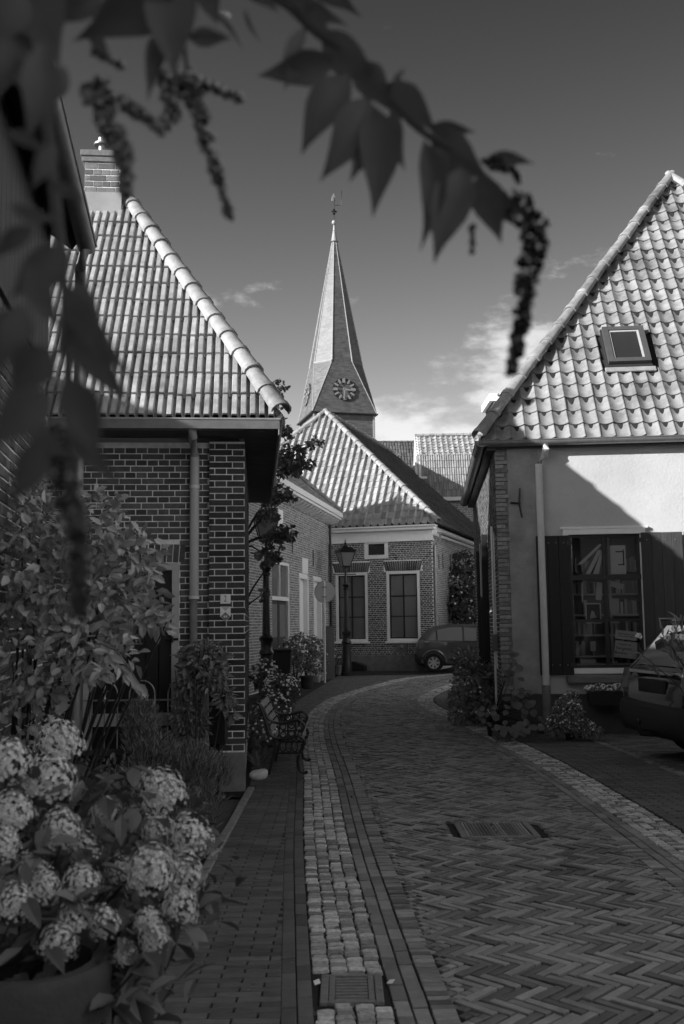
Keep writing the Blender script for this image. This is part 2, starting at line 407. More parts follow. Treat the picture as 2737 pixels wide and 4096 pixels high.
# ---------------------------------------------------------------- roofs
def prof_pan(t):      # hollow pan with a narrow roll on its right edge
    return -.028*sin(pi*t/.84) if t < .84 else .013*sin(pi*(t-.84)/.16)
def prof_double(t):   # two flat rolls on each tile
    u = (t*2) % 1.0; h = .052
    if u < .10: return h*u/.10
    if u < .66: return h
    if u < .72: return h*(1-(u-.66)/.06)
    return 0.0
def prof_roll(t):     # hollow pan with a tall roll
    return -.015*sin(pi*t/.66) if t < .66 else .085*sin(pi*(t-.66)/.34)
PR = {'pan': (prof_pan, 18), 'double': (prof_double, 36), 'roll': (prof_roll, 14)}
def tile_mesh(w, e, kind, m, lift=None, over=.04):
    lift = lift or .034
    pf, n = PR[kind]; L = e+over; vs = []
    ts = [i/n for i in range(n+1)]
    for v, dz in ((0, lift-.020), (0, lift), (L, .004)): vs += [(t*w, v-(.0 if v else .004*sin(pi*t)), pf(min(t, .9999))+dz) for t in ts]
    k = n+1; fs = [(r*k+i, r*k+i+1, (r+1)*k+i+1, (r+1)*k+i) for r in (0, 1) for i in range(n)]
    fs += [(k, 2*k, 0), (2*k-1, k-1, 3*k-1)]
    return mesh(vs, fs, m, name='roof_tile')
def roof_plane(house, name, A, B, C, poly, w, e, kind, m, nind=300, slab=.07, label=None, smooth=True, stag=0.0, under='underlay', skip=None):
    """roof part with its own axes: A->B the eave, C a point up the slope; poly in (u,v) metres"""
    A, B, C = Vector(A), Vector(B), Vector(C); U = (B-A).normalized(); Nn = U.cross(C-A).normalized(); V = Nn.cross(U)
    M = Matrix(((U.x,V.x,Nn.x,A.x),(U.y,V.y,Nn.y,A.y),(U.z,V.z,Nn.z,A.z),(0,0,0,1)))
    n = len(poly); mb = MB(); mb.prism([(p[0], p[1], -slab) for p in poly], (0,0,slab-.012))
    me = mesh(mb.v, mb.f, under, name=name); ro = link(name, me, house, M)
    if label: tag(ro, label)
    if not w: return ro, M
    base = tile_mesh(w, e, kind, m)
    if smooth:
        base.polygons.foreach_set('use_smooth', [True]*len(base.polygons))
        try: base.set_sharp_from_angle(angle=R(50))
        except Exception: pass
    us = [p[0] for p in poly]; vs = [p[1] for p in poly]; items = []
    j = 0; v = min(vs)-.03
    while v < max(vs)-.02:
        u = math.floor(min(us)/w)*w - (stag*w if j % 2 else 0)
        while u < max(us):
            cs = [(u+a, v+b) for a in (0.002, w-.002) for b in (.04, e)]
            ins = [inpoly(x, max(y, min(vs)+.001), poly) for x, y in cs]
            if any(ins) and not (skip and skip(u+w/2, v+e/2)): items.append((u, v, all(ins)))
            u += w
        v += e; j += 1
    def key(t):
        p = M @ Vector((t[0], t[1], 0)); d = p-CAM; q = abs(d.dot(CR)/max(d.dot(fwd), .01))
        return (1e5 if q > .37 else 0)+d.length
    items.sort(key=key); rest = MB()
    for i, (u, v, full) in enumerate(items):
        me = base
        if not full:
            bm = bmesh.new(); bm.from_mesh(base); bmesh.ops.translate(bm, verts=bm.verts, vec=(u, v, 0))
            cx = sum(us)/n; cy = sum(vs)/n
            for a in range(n):
                p = Vector((*poly[a], 0)); q = Vector((*poly[(a+1) % n], 0)); d = q-p
                if abs(d.y) < .05 and p.y <= min(vs)+.05: continue
                nr = Vector((d.y, -d.x, 0)).normalized()
                if nr.dot(Vector((cx, cy, 0))-p) > 0: nr = -nr
                if abs(d.y) < .05: p = p+Vector((0,.06,0))
                bmesh.ops.bisect_plane(bm, geom=bm.verts[:]+bm.edges[:]+bm.faces[:], plane_co=p, plane_no=nr, clear_outer=True)
            if not bm.faces: bm.free(); continue
            bmesh.ops.translate(bm, verts=bm.verts, vec=(-u, -v, 0))
            me = bpy.data.meshes.new('roof_tile'); bm.to_mesh(me); bm.free(); me.materials.append(MATS[m])
        z = random.uniform(-.004, .004)
        if i < nind:
            sl = random.random() < .05; o = link('roof_tile', me, ro); o.matrix_basis = Matrix.Translation((u, v+random.uniform(-.010, .010)-(random.uniform(0, .03) if sl else 0), z)) @ Matrix.Rotation(random.uniform(-.010, .010)*(3 if sl else 1), 4, 'Z') @ Matrix.Rotation(random.uniform(-.006, .014), 4, 'X')
        else: rest.add([(x.co.x+u, x.co.y+v, x.co.z+z) for x in me.vertices], [tuple(p.vertices) for p in me.polygons])
    if rest.v:
        ob = link('tile_field', mesh(rest.v, rest.f, m, smooth), ro); tag(ob, kind='stuff')
        try: ob.data.set_sharp_from_angle(angle=R(50))
        except Exception: pass
    return ro, M
def ridge_run(parent, p0, p1, n, r, m='ridge', lap=1.16, flat=.8, jit=.012):
    """half-round ridge tiles from p0 (low) to p1 (high)"""
    p0, p1 = Vector(p0), Vector(p1); d = (p1-p0); L = d.length/n; d.normalize()
    sd = d.cross(Vector((0,0,1))).normalized(); up = sd.cross(d)
    vs = []; K = 9
    for x, q in ((0,.90),(0,1.10),(.05*L/.3,1.10),(.055*L/.3,1.0),(L*lap,.86)):
        for k in range(K):
            a = pi*(-.12+1.24*k/(K-1)); vs.append((x, -cos(a)*r*q, sin(a)*r*q*flat))
    fs = [(i*K+k, i*K+k+1, (i+1)*K+k+1, (i+1)*K+k) for i in range(4) for k in range(K-1)]
    me = mesh(vs, fs, m, True, 'ridge_tile')
    try: me.set_sharp_from_angle(angle=R(45))
    except Exception: pass
    M0 = Matrix(((d.x,sd.x,up.x,0),(d.y,sd.y,up.y,0),(d.z,sd.z,up.z,0),(0,0,0,1)))
    for i in range(n):
        p = p0+d*(L*i)+up*random.uniform(-jit*.3, jit)
        link('ridge_tile', me, parent, Matrix.Translation(p) @ M0 @ Matrix.Rotation(random.uniform(-.02, .02), 4, 'X'))
# ---------------------------------------------------------------- plants
def rdir():
    z = random.uniform(-1, 1); a = random.uniform(0, 2*pi); s = sqrt(1-z*z); return Vector((s*cos(a), s*sin(a), z))
def leaf(mb, p, d, nrm, L, w, fold=.15, bend=.15):
    d = d.normalized(); s = d.cross(nrm)
    if s.length < 1e-4: s = d.orthogonal()
    s.normalize(); n = s.cross(d)
    b = len(mb.v)
    mb.v += [p, p+d*L*.35+s*w*.5+n*L*fold*.5, p+d*L*.35-n*L*.02, p+d*L*.35-s*w*.5+n*L*fold*.5, p+d*L*.72+s*w*.36+n*(L*fold*.35-L*bend*.4), p+d*L*.72-n*L*bend*.45, p+d*L*.72-s*w*.36+n*(L*fold*.35-L*bend*.4), p+d*L-n*L*bend]
    mb.f += [(b,b+1,b+2),(b,b+2,b+3),(b+1,b+4,b+5,b+2),(b+2,b+5,b+6,b+3),(b+4,b+7,b+5),(b+5,b+7,b+6)]
def foliage(parent, blobs, size, m, asp=.5, shell=.55, droop=.3, name='foliage', up=.35, clump=0):
    """blobs: (centre, (rx,ry,rz), count)"""
    mb = MB()
    for c, rr, n in blobs:
        c = Vector(c); cl = [(rdir()*random.uniform(shell, 1.05)) for _ in range(max(1, n//clump))] if clump else None
        for i in range(n):
            if clump:
                q = random.choice(cl); d = q+rdir()*random.uniform(0, .26)
            else: d = rdir()*(random.uniform(shell**3, 1)**(1/3))*random.uniform(.85, 1.1)
            p = c+Vector((d.x*rr[0], d.y*rr[1], d.z*rr[2]))
            o = (d.normalized()+rdir()*.9-Vector((0,0,droop))).normalized()
            s = size*random.uniform(.6, 1.25)
            leaf(mb, p, o, (Vector((0,0,up))+d*.4+rdir()*.7).normalized(), s, s*asp)
    return mb.build(name, m, parent, kind='stuff')
def branches(parent, base, tips, r, m='stem', name='stem', n=5, sag=.1):
    mb = MB()
    for t in tips:
        t = Vector(t); b = Vector(base)+Vector((random.uniform(-.03, .03), random.uniform(-.03, .03), 0)); mid = (b+t)/2+Vector((random.uniform(-sag, sag), random.uniform(-sag, sag), sag*.5))
        pts = [b*(1-k)**2+mid*2*k*(1-k)+t*k*k for k in (0,.25,.5,.75,1)]
        mb.tube(pts, [r, r*.85, r*.7, r*.5, r*.3], n)
    return mb.build(name, m, parent, True)
# ================================================================ ground and paving
def sheet(name, pts, z, m, kind='structure', parent=None):
    mb = MB(); mb.poly([(x, y, z) for x, y in pts]); return mb.build(name, m, parent, kind=kind)
sheet('ground', [(-700,-300),(700,-300),(700,900),(-700,900)], -.035, 'ground')
def catmull(pts, n=10):
    out = []
    for i in range(len(pts)-1):
        p0, p1, p2, p3 = (Vector(pts[max(0, min(len(pts)-1, i+k))]) for k in (-1, 0, 1, 2))
        for k in range(n):
            t = k/n; out.append(.5*((2*p1)+(p2-p0)*t+(2*p0-5*p1+4*p2-p3)*t*t+(3*p1-p0-3*p2+p3)*t**3))
    out.append(Vector(pts[-1])); return out
class Path:
    def __init__(s, pts):
        s.p = catmull(pts); s.c = [0]
        for a, b in zip(s.p, s.p[1:]): s.c.append(s.c[-1]+(b-a).length)
        s.L = s.c[-1]
    def at(s, d, off=0):       # off > 0 to the right of travel
        d = max(0, min(s.L-1e-4, d))
        i = 0
        lo, hi = 0, len(s.c)-1
        while hi-lo > 1:
            mid = (lo+hi)//2
            if s.c[mid] <= d: lo = mid
            else: hi = mid
        t = (d-s.c[lo])/(s.c[lo+1]-s.c[lo]); p = s.p[lo].lerp(s.p[lo+1], t); q = (s.p[lo+1]-s.p[lo]).normalized()
        return p.x+q.y*off, p.y-q.x*off, atan2(q.y, q.x)
    def xat(s, y):
        for a, b in zip(s.p, s.p[1:]):
            if a.y <= y <= b.y: return a.x+(b.x-a.x)*(y-a.y)/max(b.y-a.y, 1e-6)
        return s.p[-1].x if y > s.p[-1].y else s.p[0].x
LP = Path([(.05,1.0),(-.12,4.0),(-.199,5.42),(-.318,7.71),(-.44,10.8),(-.58,13.5),(-.66,16.3),(-.60,18.7),(-.34,21.3),(.2,23.8),(.88,26.3),(1.75,28.9),(3.4,31.0)])
RP = Path([(2.27,1.0),(2.25,4.0),(2.22,7.0),(2.20,9.0),(2.12,11.65),(1.83,15.5),(1.50,18.7),(1.52,21.0),(1.98,23.3),(2.75,26.0),(4.0,28.2)])
CW, BW = .33, .15
_pc = {}
def pave_mesh(l, w, m, bev=.0035):
    k = (round(l, 3), round(w, 3), m)
    if k not in _pc:
        a, b = k[0]/2, k[1]/2; e = bev
        vs = [(-a,-b,-.03),(a,-b,-.03),(a,b,-.03),(-a,b,-.03),(-a,-b,-e*.8),(a,-b,-e*.8),(a,b,-e*.8),(-a,b,-e*.8),(-a+e,-b+e,0),(a-e,-b+e,0),(a-e,b-e,0),(-a+e,b-e,0)]
        fs = [(r+i, r+(i+1) % 4, r+4+(i+1) % 4, r+4+i) for r in (0, 4) for i in range(4)]+[(8,9,10,11)]
        _pc[k] = mesh(vs, fs, m, name='paving_brick')
    return _pc[k]
def pave(parent, lst, m, nind=300, name='paving_brick', mk=pave_mesh, tilt=.012, dz=.003):
    def key(b):
        d = Vector((b[0], b[1], 0))-CAM; f = d.dot(fwd); q = abs(d.dot(CR)/max(f, .01)); v = d.dot(CU)/max(f, .01)
        return (1e5 if q > .345 or v < -.515 or f < 1 else 0)+d.length
    lst = sorted(lst, key=key); rest = MB()
    for i, (x, y, a, l, w) in enumerate(lst):
        me = mk(l, w, m)
        M = Matrix.Translation((x, y, random.uniform(-dz, dz))) @ Matrix.Rotation(a, 4, 'Z') @ Matrix.Rotation(random.uniform(-tilt, tilt), 4, 'X') @ Matrix.Rotation(random.uniform(-tilt, tilt)*.6, 4, 'Y')
        if i < nind: link(name, me, parent, M)
        else: rest.add([M @ v.co for v in me.vertices], [tuple(p.vertices) for p in me.polygons])
    if rest.v:
        o = rest.build(name+'_field', m, parent, kind='stuff')
_cc = {}
def cobble_mesh(l, w, m):
    k = (round(l*50), round(w*50), random.randint(0, 4))
    if k not in _cc:
        vs = []; n = 12; rnd = random.Random(hash(k))
        J = [rnd.uniform(.92, 1.07) for _ in range(n)]
        for f, z in ((1.0,-.03),(1.0,-.008),(.93,.0),(.6,.002)):
            for i in range(n):
                a = 2*pi*(i+.5)/n; c, s = cos(a), sin(a); q = (abs(c)**7+abs(s)**7)**(-1/7)
                vs.append((c*q*l/2*f*J[i], s*q*w/2*f*J[i], z+rnd.uniform(-.0015, .0015)*(z > -.02)))
        vs.append((0,0,.003+rnd.uniform(-.002,.002)))
        fs = [(r*n+i, r*n+(i+1) % n, (r+1)*n+(i+1) % n, (r+1)*n+i) for r in range(3) for i in range(n)]+[(3*n+i, 3*n+(i+1) % n, 4*n) for i in range(n)]
        _cc[k] = mesh(vs, fs, m, False, 'cobble')
    return _cc[k]
def strip_poly(path, a, b, d0=0, d1=None, step=.5):
    d1 = path.L if d1 is None else d1; n = int((d1-d0)/step)
    l = [path.at(d0+(d1-d0)*i/n, a)[:2] for i in range(n+1)]; r = [path.at(d0+(d1-d0)*i/n, b)[:2] for i in range(n+1)]
    return l, r
def strip(name, path, a, b, z, m):
    l, r = strip_poly(path, a, b); mb = MB(); n = len(l)
    mb.add([(x, y, z) for x, y in l]+[(x, y, z) for x, y in r], [(i, n+i, n+i+1, i+1) for i in range(n-1)])
    return mb.build(name, m, None, kind='structure')
# --- road
road = MB(); l = [LP.at(i*.4, CW)[:2] for i in range(int(LP.L/.4)+1)]; r = [RP.at(i*.4, 0)[:2] for i in range(int(RP.L/.4)+1)]
n = min(len(l), len(r)); 
YS = [1+.5*i for i in range(62)]
def lx(y): return LP.xat(y)+CW*1.03
def rx(y): return RP.xat(y) if y < 27.5 else 4.2
for a, b in zip(YS, YS[1:]): road.quad((lx(a)-.02, a, -.016), (rx(a)+.02, a, -.016), (rx(b)+.02, b, -.016), (lx(b)-.02, b, -.016))
road.quad((-3,31.3,-.016),(14,31.3,-.016),(14,36,-.016),(-3,36,-.016)); road.quad((4.25,27.5,-.016),(14,27.5,-.016),(14,31.296,-.016),(4.25,31.296,-.016))
road = road.build('road', 'joint', kind='structure')
GRX = (G(1835,3330).x, G(2150,3330).x, G(2000,3348).y, G(2000,3288).y)       # sewer grate in the road
DRN = (G(1280,3980).x, G(1535,3980).x, G(1400,4012).y, G(1400,3900).y)       # gully in the cobble strip
hb = []; w_, L_ = .052, .208; n_ = 4; c45 = sqrt(.5)
def inroad(x, y, e):
    if not (2.6 < y < 29.5): return False
    if GRX[0]-.06 < x < GRX[1]+.06 and GRX[2]-.03 < y < GRX[3]+.03: return False
    return lx(y)+BW+.11-e < x < rx(y)-BW-.11+e
for d_ in range(50, 830):
    for s_ in range(-40, 175):
        if (d_+s_) % 2: continue
        i, j = (s_-d_)//2, (s_+d_)//2
        k = (i-j) % (2*n_)
        if k not in (0, 2*n_-1): continue
        if k == 0: cx, cy, ang = i+n_/2, j+.5, 0
        else: cx, cy, ang = i+.5, j+n_/2, pi/2
        X = (cx+cy)*c45*w_; Y = (cy-cx)*c45*w_
        if not (2.5 < Y < 29.6) or not (-1 < X < 6): continue
        a = ang-pi/4; dx, dy = cos(a)*L_/2, sin(a)*L_/2
        if inroad(X-dx, Y-dy, .02) and inroad(X+dx, Y+dy, .02): hb.append((X, Y, a, L_-.010, w_-.010))
        else:
            for s in (-.375, -.125, .125, .375):
                qx, qy = X+dx*2*s, Y+dy*2*s
                if inroad(qx-dx*.25, qy-dy*.25, .035) and inroad(qx+dx*.25, qy+dy*.25, .035): hb.append((qx, qy, a, L_/4-.003, w_-.0105))
pave(road, hb, 'road_brick', 300, tilt=.04, dz=.005)
ed = []
for path, o1, o2, o3 in ((LP, CW+.038, CW+.112, CW+BW+.055), (RP, -.038, -.112, -BW-.055)):
    d = 1.0
    while d < path.L-.3:
        for o, sh in ((o1, 0), (o2, .09)):
            x, y, a = path.at(d+sh, o); ll = random.uniform(.13, .2); ed.append((x, y, a, .172, .066))
        d += .18
    d = 1.0; hd = []
    while d < path.L-.3:
        x, y, a = path.at(d, o3); hd.append((x, y, a, .047, .10)); d += .052
    pave(road, hd, 'road_brick', 0, name='edge_brick', tilt=.02)
pave(road, ed, 'border_brick', 300, name='border_brick', tilt=.03, dz=.004)
# --- cobbled gutter strips
for path, o0 in ((LP, 0), (RP, 0)):
    g = strip('cobble_gutter', path, -.005, CW+.002, -.012, 'joint')
    cb = []
    for c in range(4):
        d = .5+random.uniform(0, .1)
        while d < path.L-.2:
            ll = random.uniform(.042, .066); x, y, a = path.at(d+ll/2, .042+c*.082+random.uniform(-.005, .005))
            if not (path is LP and DRN[0]-.04 < x < DRN[1]+.03 and DRN[2]-.03 < y < DRN[3]+.03): cb.append((x, y, a+random.uniform(-.08, .08), ll, random.uniform(.072, .082)))
            d += ll+.005
    pave(g, cb, 'cobble', 300, name='cobble', mk=cobble_mesh, tilt=.035, dz=.0035)
# --- left footpath
def wl(y):
    if y < 10.2: return -.885
    if y < 14.8: return -.95-.087*(y-10.2)
    return -1.5+(y-14.8)*.085
fp = MB()
for a, b in zip(YS, YS[1:]):
    if b < 31.5: fp.quad((wl(a)-(.02 if a < 10 else 1.2), a, -.014), (LP.xat(a)-.003, a, -.014), (LP.xat(b)-.003, b, -.014), (wl(b)-(.02 if b < 10 else 1.2), b, -.014))
fp = fp.build('footpath', 'joint', kind='structure')
wb = []; y = 2.6; k = 0
while y < 30.5:
    x = wl(y)-(random.uniform(0, .2) if y > 10 else 0)+.0; x1 = LP.xat(y)-.138; x -= (k % 2)*.1
    while x < x1-.02:
        a = max(x, wl(y)); b = min(x+.2, x1)
        if b-a > .03: wb.append(((a+b)/2, y, random.uniform(-.012, .012), b-a-.005, .053))
        x += .205
    y += .0585; k += 1
pave(fp, wb, 'walk_brick', 300, tilt=.012, dz=.002)
sb = []; d = .3
while d < LP.L-.5:
    for o, sh in ((-.038, 0), (-.107, .1)):
        x, y, a = LP.at(d+sh, o); sb.append((x, y, a, .2, .064))
    d += .206
pave(fp, sb, 'walk_brick', 300, name='border_brick', tilt=.02)
mb = MB(); y = 3.0; kerb = thing('path_edging', None, None, (-.92,3,0), kind='structure')
while y < 9.4:
    MB().box(-.955, -.888, y, y+.985, -.03, .012+random.uniform(-.004, .004), .006).build('edging_stone', 'concrete', kerb); y += 1.0
# --- right footpath and parking court
rp = strip('footpath', RP, CW+.004, CW+.95, -.015, 'joint')
pl = []; d = .3; k = 0
while d < RP.L-.4:
    o = CW+.03-(k % 2)*.1
    while o < CW+.93:
        a, b = max(o, CW+.02), min(o+.2, CW+.92)
        if b-a > .04: x, y, an = RP.at(d, (a+b)/2); pl.append((x, y, an, .053, b-a-.005))
        o += .205
    d += .0575; k += 1
pave(rp, pl, 'walk_brick', 250, tilt=.012, dz=.002)
pb = []; d = .3
while d < 16:
    x, y, a = RP.at(d, CW+1.0); pb.append((x, y, a, .2, .095)); d += .206
pave(rp, pb, 'border_brick', 120, name='border_brick', tilt=.02)
pk = sheet('parking_court', [(RP.at(0, CW+1.05)[0], 1.0), (14,1.0), (14,14.6), (RP.at(14, CW+1.05)[0]+.3, 14.6)], -.015, 'joint')
pq = []; k = 0; y = 5.5
while y < 14.2:
    x = RP.xat(y)+CW+1.08+(k % 2)*.1
    while x < 6.5: pq.append((x, y, 0, .2, .096)); x += .206
    y += .102; k += 1
pave(pk, pq, 'park_brick', 300, tilt=.015)
# ================================================================ house no. 2 (left)
F2 = Fr(G(980,3159), 5); H2 = thing('corner_house', 'dark brick corner house with pale tiled hipped roof and brick chimney behind the iron gate', 'house', F2.w(0,0,0))
YW = .06; zt = 3.42
dx0 = F2.pix(335,2600,YW)[0]; dx1, dzt = F2.pix(718,2252,YW)
dhole = (dx0, dx1, 0, dzt)
mb = MB(F2); wallsheet(mb, -6, -.35, 0, zt, [dhole], YW, .16); mb.box(-6, -.36, .9, 1.0, 0, zt); 
mb.box(-6, -.01, 4.9, 5.1, 0, zt); mb.box(-6.1, -5.95, .1, 4.9, 0, zt); wall = mb.build('wall', 'mortar_light', H2)
bricks(wall, F2, -2.945, -.354, .02, zt-.06, [(dx0, dx1, -1, dzt+.20), ], 'brick_left', nind=300, y=YW, bond='cross')
soldiers(wall, F2, dx0-.06, dx1+.06, dzt+.004, dzt+.19, 'brick_left', 17, y=YW, splay=.08)
mb = MB(F2); mb.box(-.35, 0, 0, .35, .36, zt); pier = mb.build('pier', 'mortar_light', H2)
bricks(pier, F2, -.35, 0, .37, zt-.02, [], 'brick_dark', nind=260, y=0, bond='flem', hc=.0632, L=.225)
MB(F2).box(-.375, .006, -.008, .35, -.02, .36, .008).build('plinth', 'plinth_grey', H2)
F2s = Fr(F2.w(0,0,0), 95)
mb = MB(F2s); mb.quad((.004,.002,0),(5.3,.002,0),(5.3,.002,zt),(.004,.002,zt)); mb.box(.42, 5.3, .3, .4, 0, zt); sw = mb.build('wall', 'mortar_light', H2)
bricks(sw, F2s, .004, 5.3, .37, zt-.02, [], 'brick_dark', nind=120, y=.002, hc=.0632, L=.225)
# door
dr = thing('door', None, None); dr.parent = H2
mb = MB(F2); fw = .07
mb.box(dx0, dx0+fw, YW-.02, YW+.12, 0, dzt); mb.box(dx1-fw, dx1, YW-.02, YW+.12, 0, dzt); mb.box(dx0+fw, dx1-fw, YW-.018, YW+.12, dzt-fw, dzt); mb.build('door_frame', 'grey_paint', dr)
a, b = dx0+fw, dx1-fw; nb = 6
for i in range(nb): MB(F2).box(a+(b-a)*i/nb+.002, a+(b-a)*(i+1)/nb-.002, YW+.06, YW+.1, .05, dzt-fw-.002, .004).build('board', 'black_paint', dr)
MB(F2).box(a+.02, b-.02, YW+.045, YW+.06, dzt-fw-.25, dzt-fw-.12).build('rail', 'black_paint', dr)
MB(F2).box(a, b, YW+.03, YW+.06, .62, .74).build('rail', 'grey_paint', dr)
hx, hz = F2.pix(690,2557,YW)
MB(F2).tube([(hx-.06,YW-.03,hz),(hx+.06,YW-.03,hz)], .012).tube([(hx,YW-.03,hz+.03),(hx,YW-.03,hz-.03)], .014).build('hinge', 'iron', dr)
mb = MB(F2); mb.box(dx0-.05, dx1+.05, YW-.25, YW+.16, 0, .05, .01); mb.build('threshold', 'concrete', dr)
# gutter, soffit, downpipe
gz = F2.pix(1098,1674,-.45)[1]
mb = MB(F2); mb.box(-6, .345, -.45, -.33, gz-.10, gz-.012); mb.build('gutter', 'zinc_dark', H2)
mb = MB(F2); mb.box(-6, .352, -.458, -.44, gz-.012, gz+.004); mb.box(-6, .352, -.44, -.33, gz-.008, gz-.002); g2 = mb.build('gutter_rim', 'zinc', H2)
MB(F2).box(-6, .30, -.33, .07, gz-.10, gz-.08).build('soffit', 'soffit_wood', H2)
for i in range(12):
    MB(F2s).box(-.32+i*.48, -.32+i*.48+.475, -.33, .0, gz-.11, gz-.085).build('soffit_board', 'soffit_wood', H2)
mb = MB(F2s); mb.box(-.45, 5.6, -.345, -.33, gz-.16, gz, .004); mb.box(-.45, 5.6, -.352, -.31, gz, gz+.008); mb.build('fascia', 'cabinet', H2)
px_ = F2.pix(778,2000,YW-.08)[0]; zj = F2.pix(778,2392,YW-.08)[1]
mb = MB(F2); mb.tube([(px_,-.36,gz-.1),(px_,-.36,gz-.16),(px_,YW-.06,gz-.30),(px_,YW-.06,zj)], .047, 14); dp = mb.build('downpipe', 'pipe', H2, True)
MB(F2).lathe((px_,YW-.06,gz-.62), [(.051,0),(.051,.03)], 14).build('collar', 'pipe_white', dp); MB(F2).lathe((px_,YW-.06,zj-.01), [(.052,0),(.052,.03)], 14).build('collar', 'pipe_white', dp)
MB(F2).tube([(px_-.005,YW-.06,zj),(px_-.005,YW-.06,.05)], .038, 12).build('drain_pipe', 'plinth_grey', dp, True)
# roof
ez = gz+.02; ye = -.37; xe = .30
AP = F2.I @ P(500,800,11.9); yb = 2*AP.y-ye
L2 = lambda x, y, z: F2.w(x, y, z)
vl = sqrt((AP.y-ye)**2+(AP.z-ez)**2)
rf, M2 = roof_plane(H2, 'roof', L2(-6,ye,ez), L2(xe,ye,ez), L2(-6,AP.y,AP.z), [(0,0),(6+xe,0),(6+AP.x,vl),(0,vl)], .178, .32, 'double', 'tile_left', 300)
roof_plane(H2, 'roof', L2(xe,ye,ez), L2(xe,yb,ez), L2(*AP), [(0,0),(yb-ye,0),((yb-ye)/2, sqrt((xe-AP.x)**2+(AP.z-ez)**2))], .178, .32, 'double', 'tile_left', 0)
roof_plane(H2, 'roof', L2(xe,yb,ez), L2(-6,yb,ez), L2(-6,AP.y,AP.z), [(0,0),(6+xe,0),(6+xe,vl),(xe-AP.x,vl)], 0, 0, '', '')
ridge_run(rf, L2(xe+.06,ye-.07,ez+.06), L2(AP.x,AP.y,AP.z+.07), 14, .105)
ridge_run(rf, L2(xe+.04,yb,ez+.06), L2(AP.x,AP.y,AP.z+.07), 14, .105)
ridge_run(rf, L2(-6,AP.y,AP.z+.05), L2(AP.x,AP.y,AP.z+.05), 15, .105)
# chimney
cx0 = F2.pix(340,700,AP.y-.25)[0]; cx1 = F2.pix(482,700,AP.y-.25)[0]; cz1 = F2.pix(400,612,AP.y-.25)[1]; czb = F2.pix(400,772,AP.y-.25)[1]; cy0, cy1 = AP.y-.25, AP.y+.25
mb = MB(F2); mb.box(cx0, cx1, cy0, cy1, AP.z-.5, cz1); ch = mb.build('chimney', 'mortar_mid', H2)
MB(F2).box(cx0-.02, cx1+.02, cy0-.03, cy1+.02, AP.z-.45, czb).build('flashing', 'lead', ch)
bricks(ch, F2, cx0, cx1, czb, cz1-.13, [], 'brick_chim', nind=80, y=cy0, hc=.075, L=.2)
Fc = Fr(F2.w(cx1, cy0, 0), 95); bricks(ch, Fc, 0, .5, czb, cz1-.13, [], 'brick_chim', nind=60, y=0, hc=.075, L=.2)
MB(F2).box(cx0-.035, cx1+.035, cy0-.035, cy1+.035, cz1-.125, cz1-.06, .005).build('cap_course', 'brick_chim', ch); MB(F2).box(cx0-.05, cx1+.05, cy0-.05, cy1+.05, cz1-.056, cz1+.02, .006).build('cap_course', 'brick_chim', ch)
fx = F2.pix(409,560,AP.y)[0]
MB(F2).lathe((fx,AP.y,cz1), [(.045,0),(.045,.22),(.10,.215),(.10,.235),(.05,.25),(.05,.31),(.02,.33)], 14).build('flue_pipe', 'zinc', ch, True)
# signs on the pier
sx, sz = F2.pix(902,2396,-.02)
hn = thing('house_number_sign', 'small white enamel plate with the black number 2 on the brick pier', 'sign', F2.w(sx,-.012,sz))
MB(F2).box(sx-.051, sx+.051, -.022, -.009, sz-.048, sz+.048, .006).build('plate', 'sign_white', hn)
link('lettering', text_mesh('2', .085, 'ink', sx=.62), hn, F2.M @ Matrix.Translation((sx,-.0235,sz)) @ FACE)
sx, sz = F2.pix(902,2455,-.02)
hs = thing('shield_sign', 'small grey and white shield plate below the number on the pier', 'sign', F2.w(sx,-.012,sz))
q = lambda pts, y: [(sx+a, y, sz+b) for a, b in pts]
MB(F2).prism(q([(-.051,.07),(.051,.07),(.051,-.025),(0,-.072),(-.051,-.025)], -.008), (0,-.008,0)).build('plate', 'sign_white', hs)
MB(F2).prism(q([(0,.018),(.046,-.027),(0,-.068),(-.046,-.027)], -.0165), (0,-.0012,0)).build('lower_field', 'sign_grey', hs)
MB(F2).prism(q([(-.040,.066),(.040,.066),(0,.026)], -.0165), (0,-.0012,0)).build('upper_field', 'sign_lgrey', hs)
for a in (-.010, .010): MB(F2).prism(q([(a-.007,-.018),(a+.007,-.018),(a+.006,-.036),(a-.006,-.036)], -.018), (0,-.001,0)).build('emblem', 'sign_white', hs)
# ================================================================ neighbouring house at the far left
FL = Fr((P(172,1500,6.2).x, 6.2), 99); HL = thing('boarded_house', 'dark house at the left edge with boarded upper wall above white jointed brick', 'house', FL.w(0,0,0))
mb = MB(FL); mb.box(-14, 0, 0, .3, 0, 4.15); mb.box(-.3, 0, .31, 6, 0, 4.1); wl_ = mb.build('wall', 'mortar_light', HL)
bricks(wl_, FL, -3.0, -.002, .1, 3.18, [], 'brick_left', nind=300, y=0)
Fe = Fr(FL.w(0,0,0), 9)     # end wall faces away
for i in range(24): MB(FL).box(-.005-(i+1)*.13, -.005-i*.13-.004, -.03, -.006, 3.2, 4.14, .003).build('board', 'grey_board', HL)
MB(FL).box(-14, -3.2, -.03, -.006, 3.2, 4.12).build('boarding', 'grey_board', HL)
MB(FL).box(-.02, .4, .02, .34, 0, 3.0).build('pier', 'mortar_light', HL)
hp = HL.children[-1]; Fp = Fr(FL.w(.4,.02,0), 9); 
bricks(hp, FL, -.02, .4, .05, 2.98, [], 'brick_left', nind=60, y=.02); bricks(hp, Fr(FL.w(-.02,.02,0), 9), -.32, 0, .05, 2.98, [], 'brick_left', nind=0, y=0)
ye, ez = -.20, 4.10; yr, zr = 2.9, 6.35
vl = sqrt((yr-ye)**2+(zr-ez)**2)
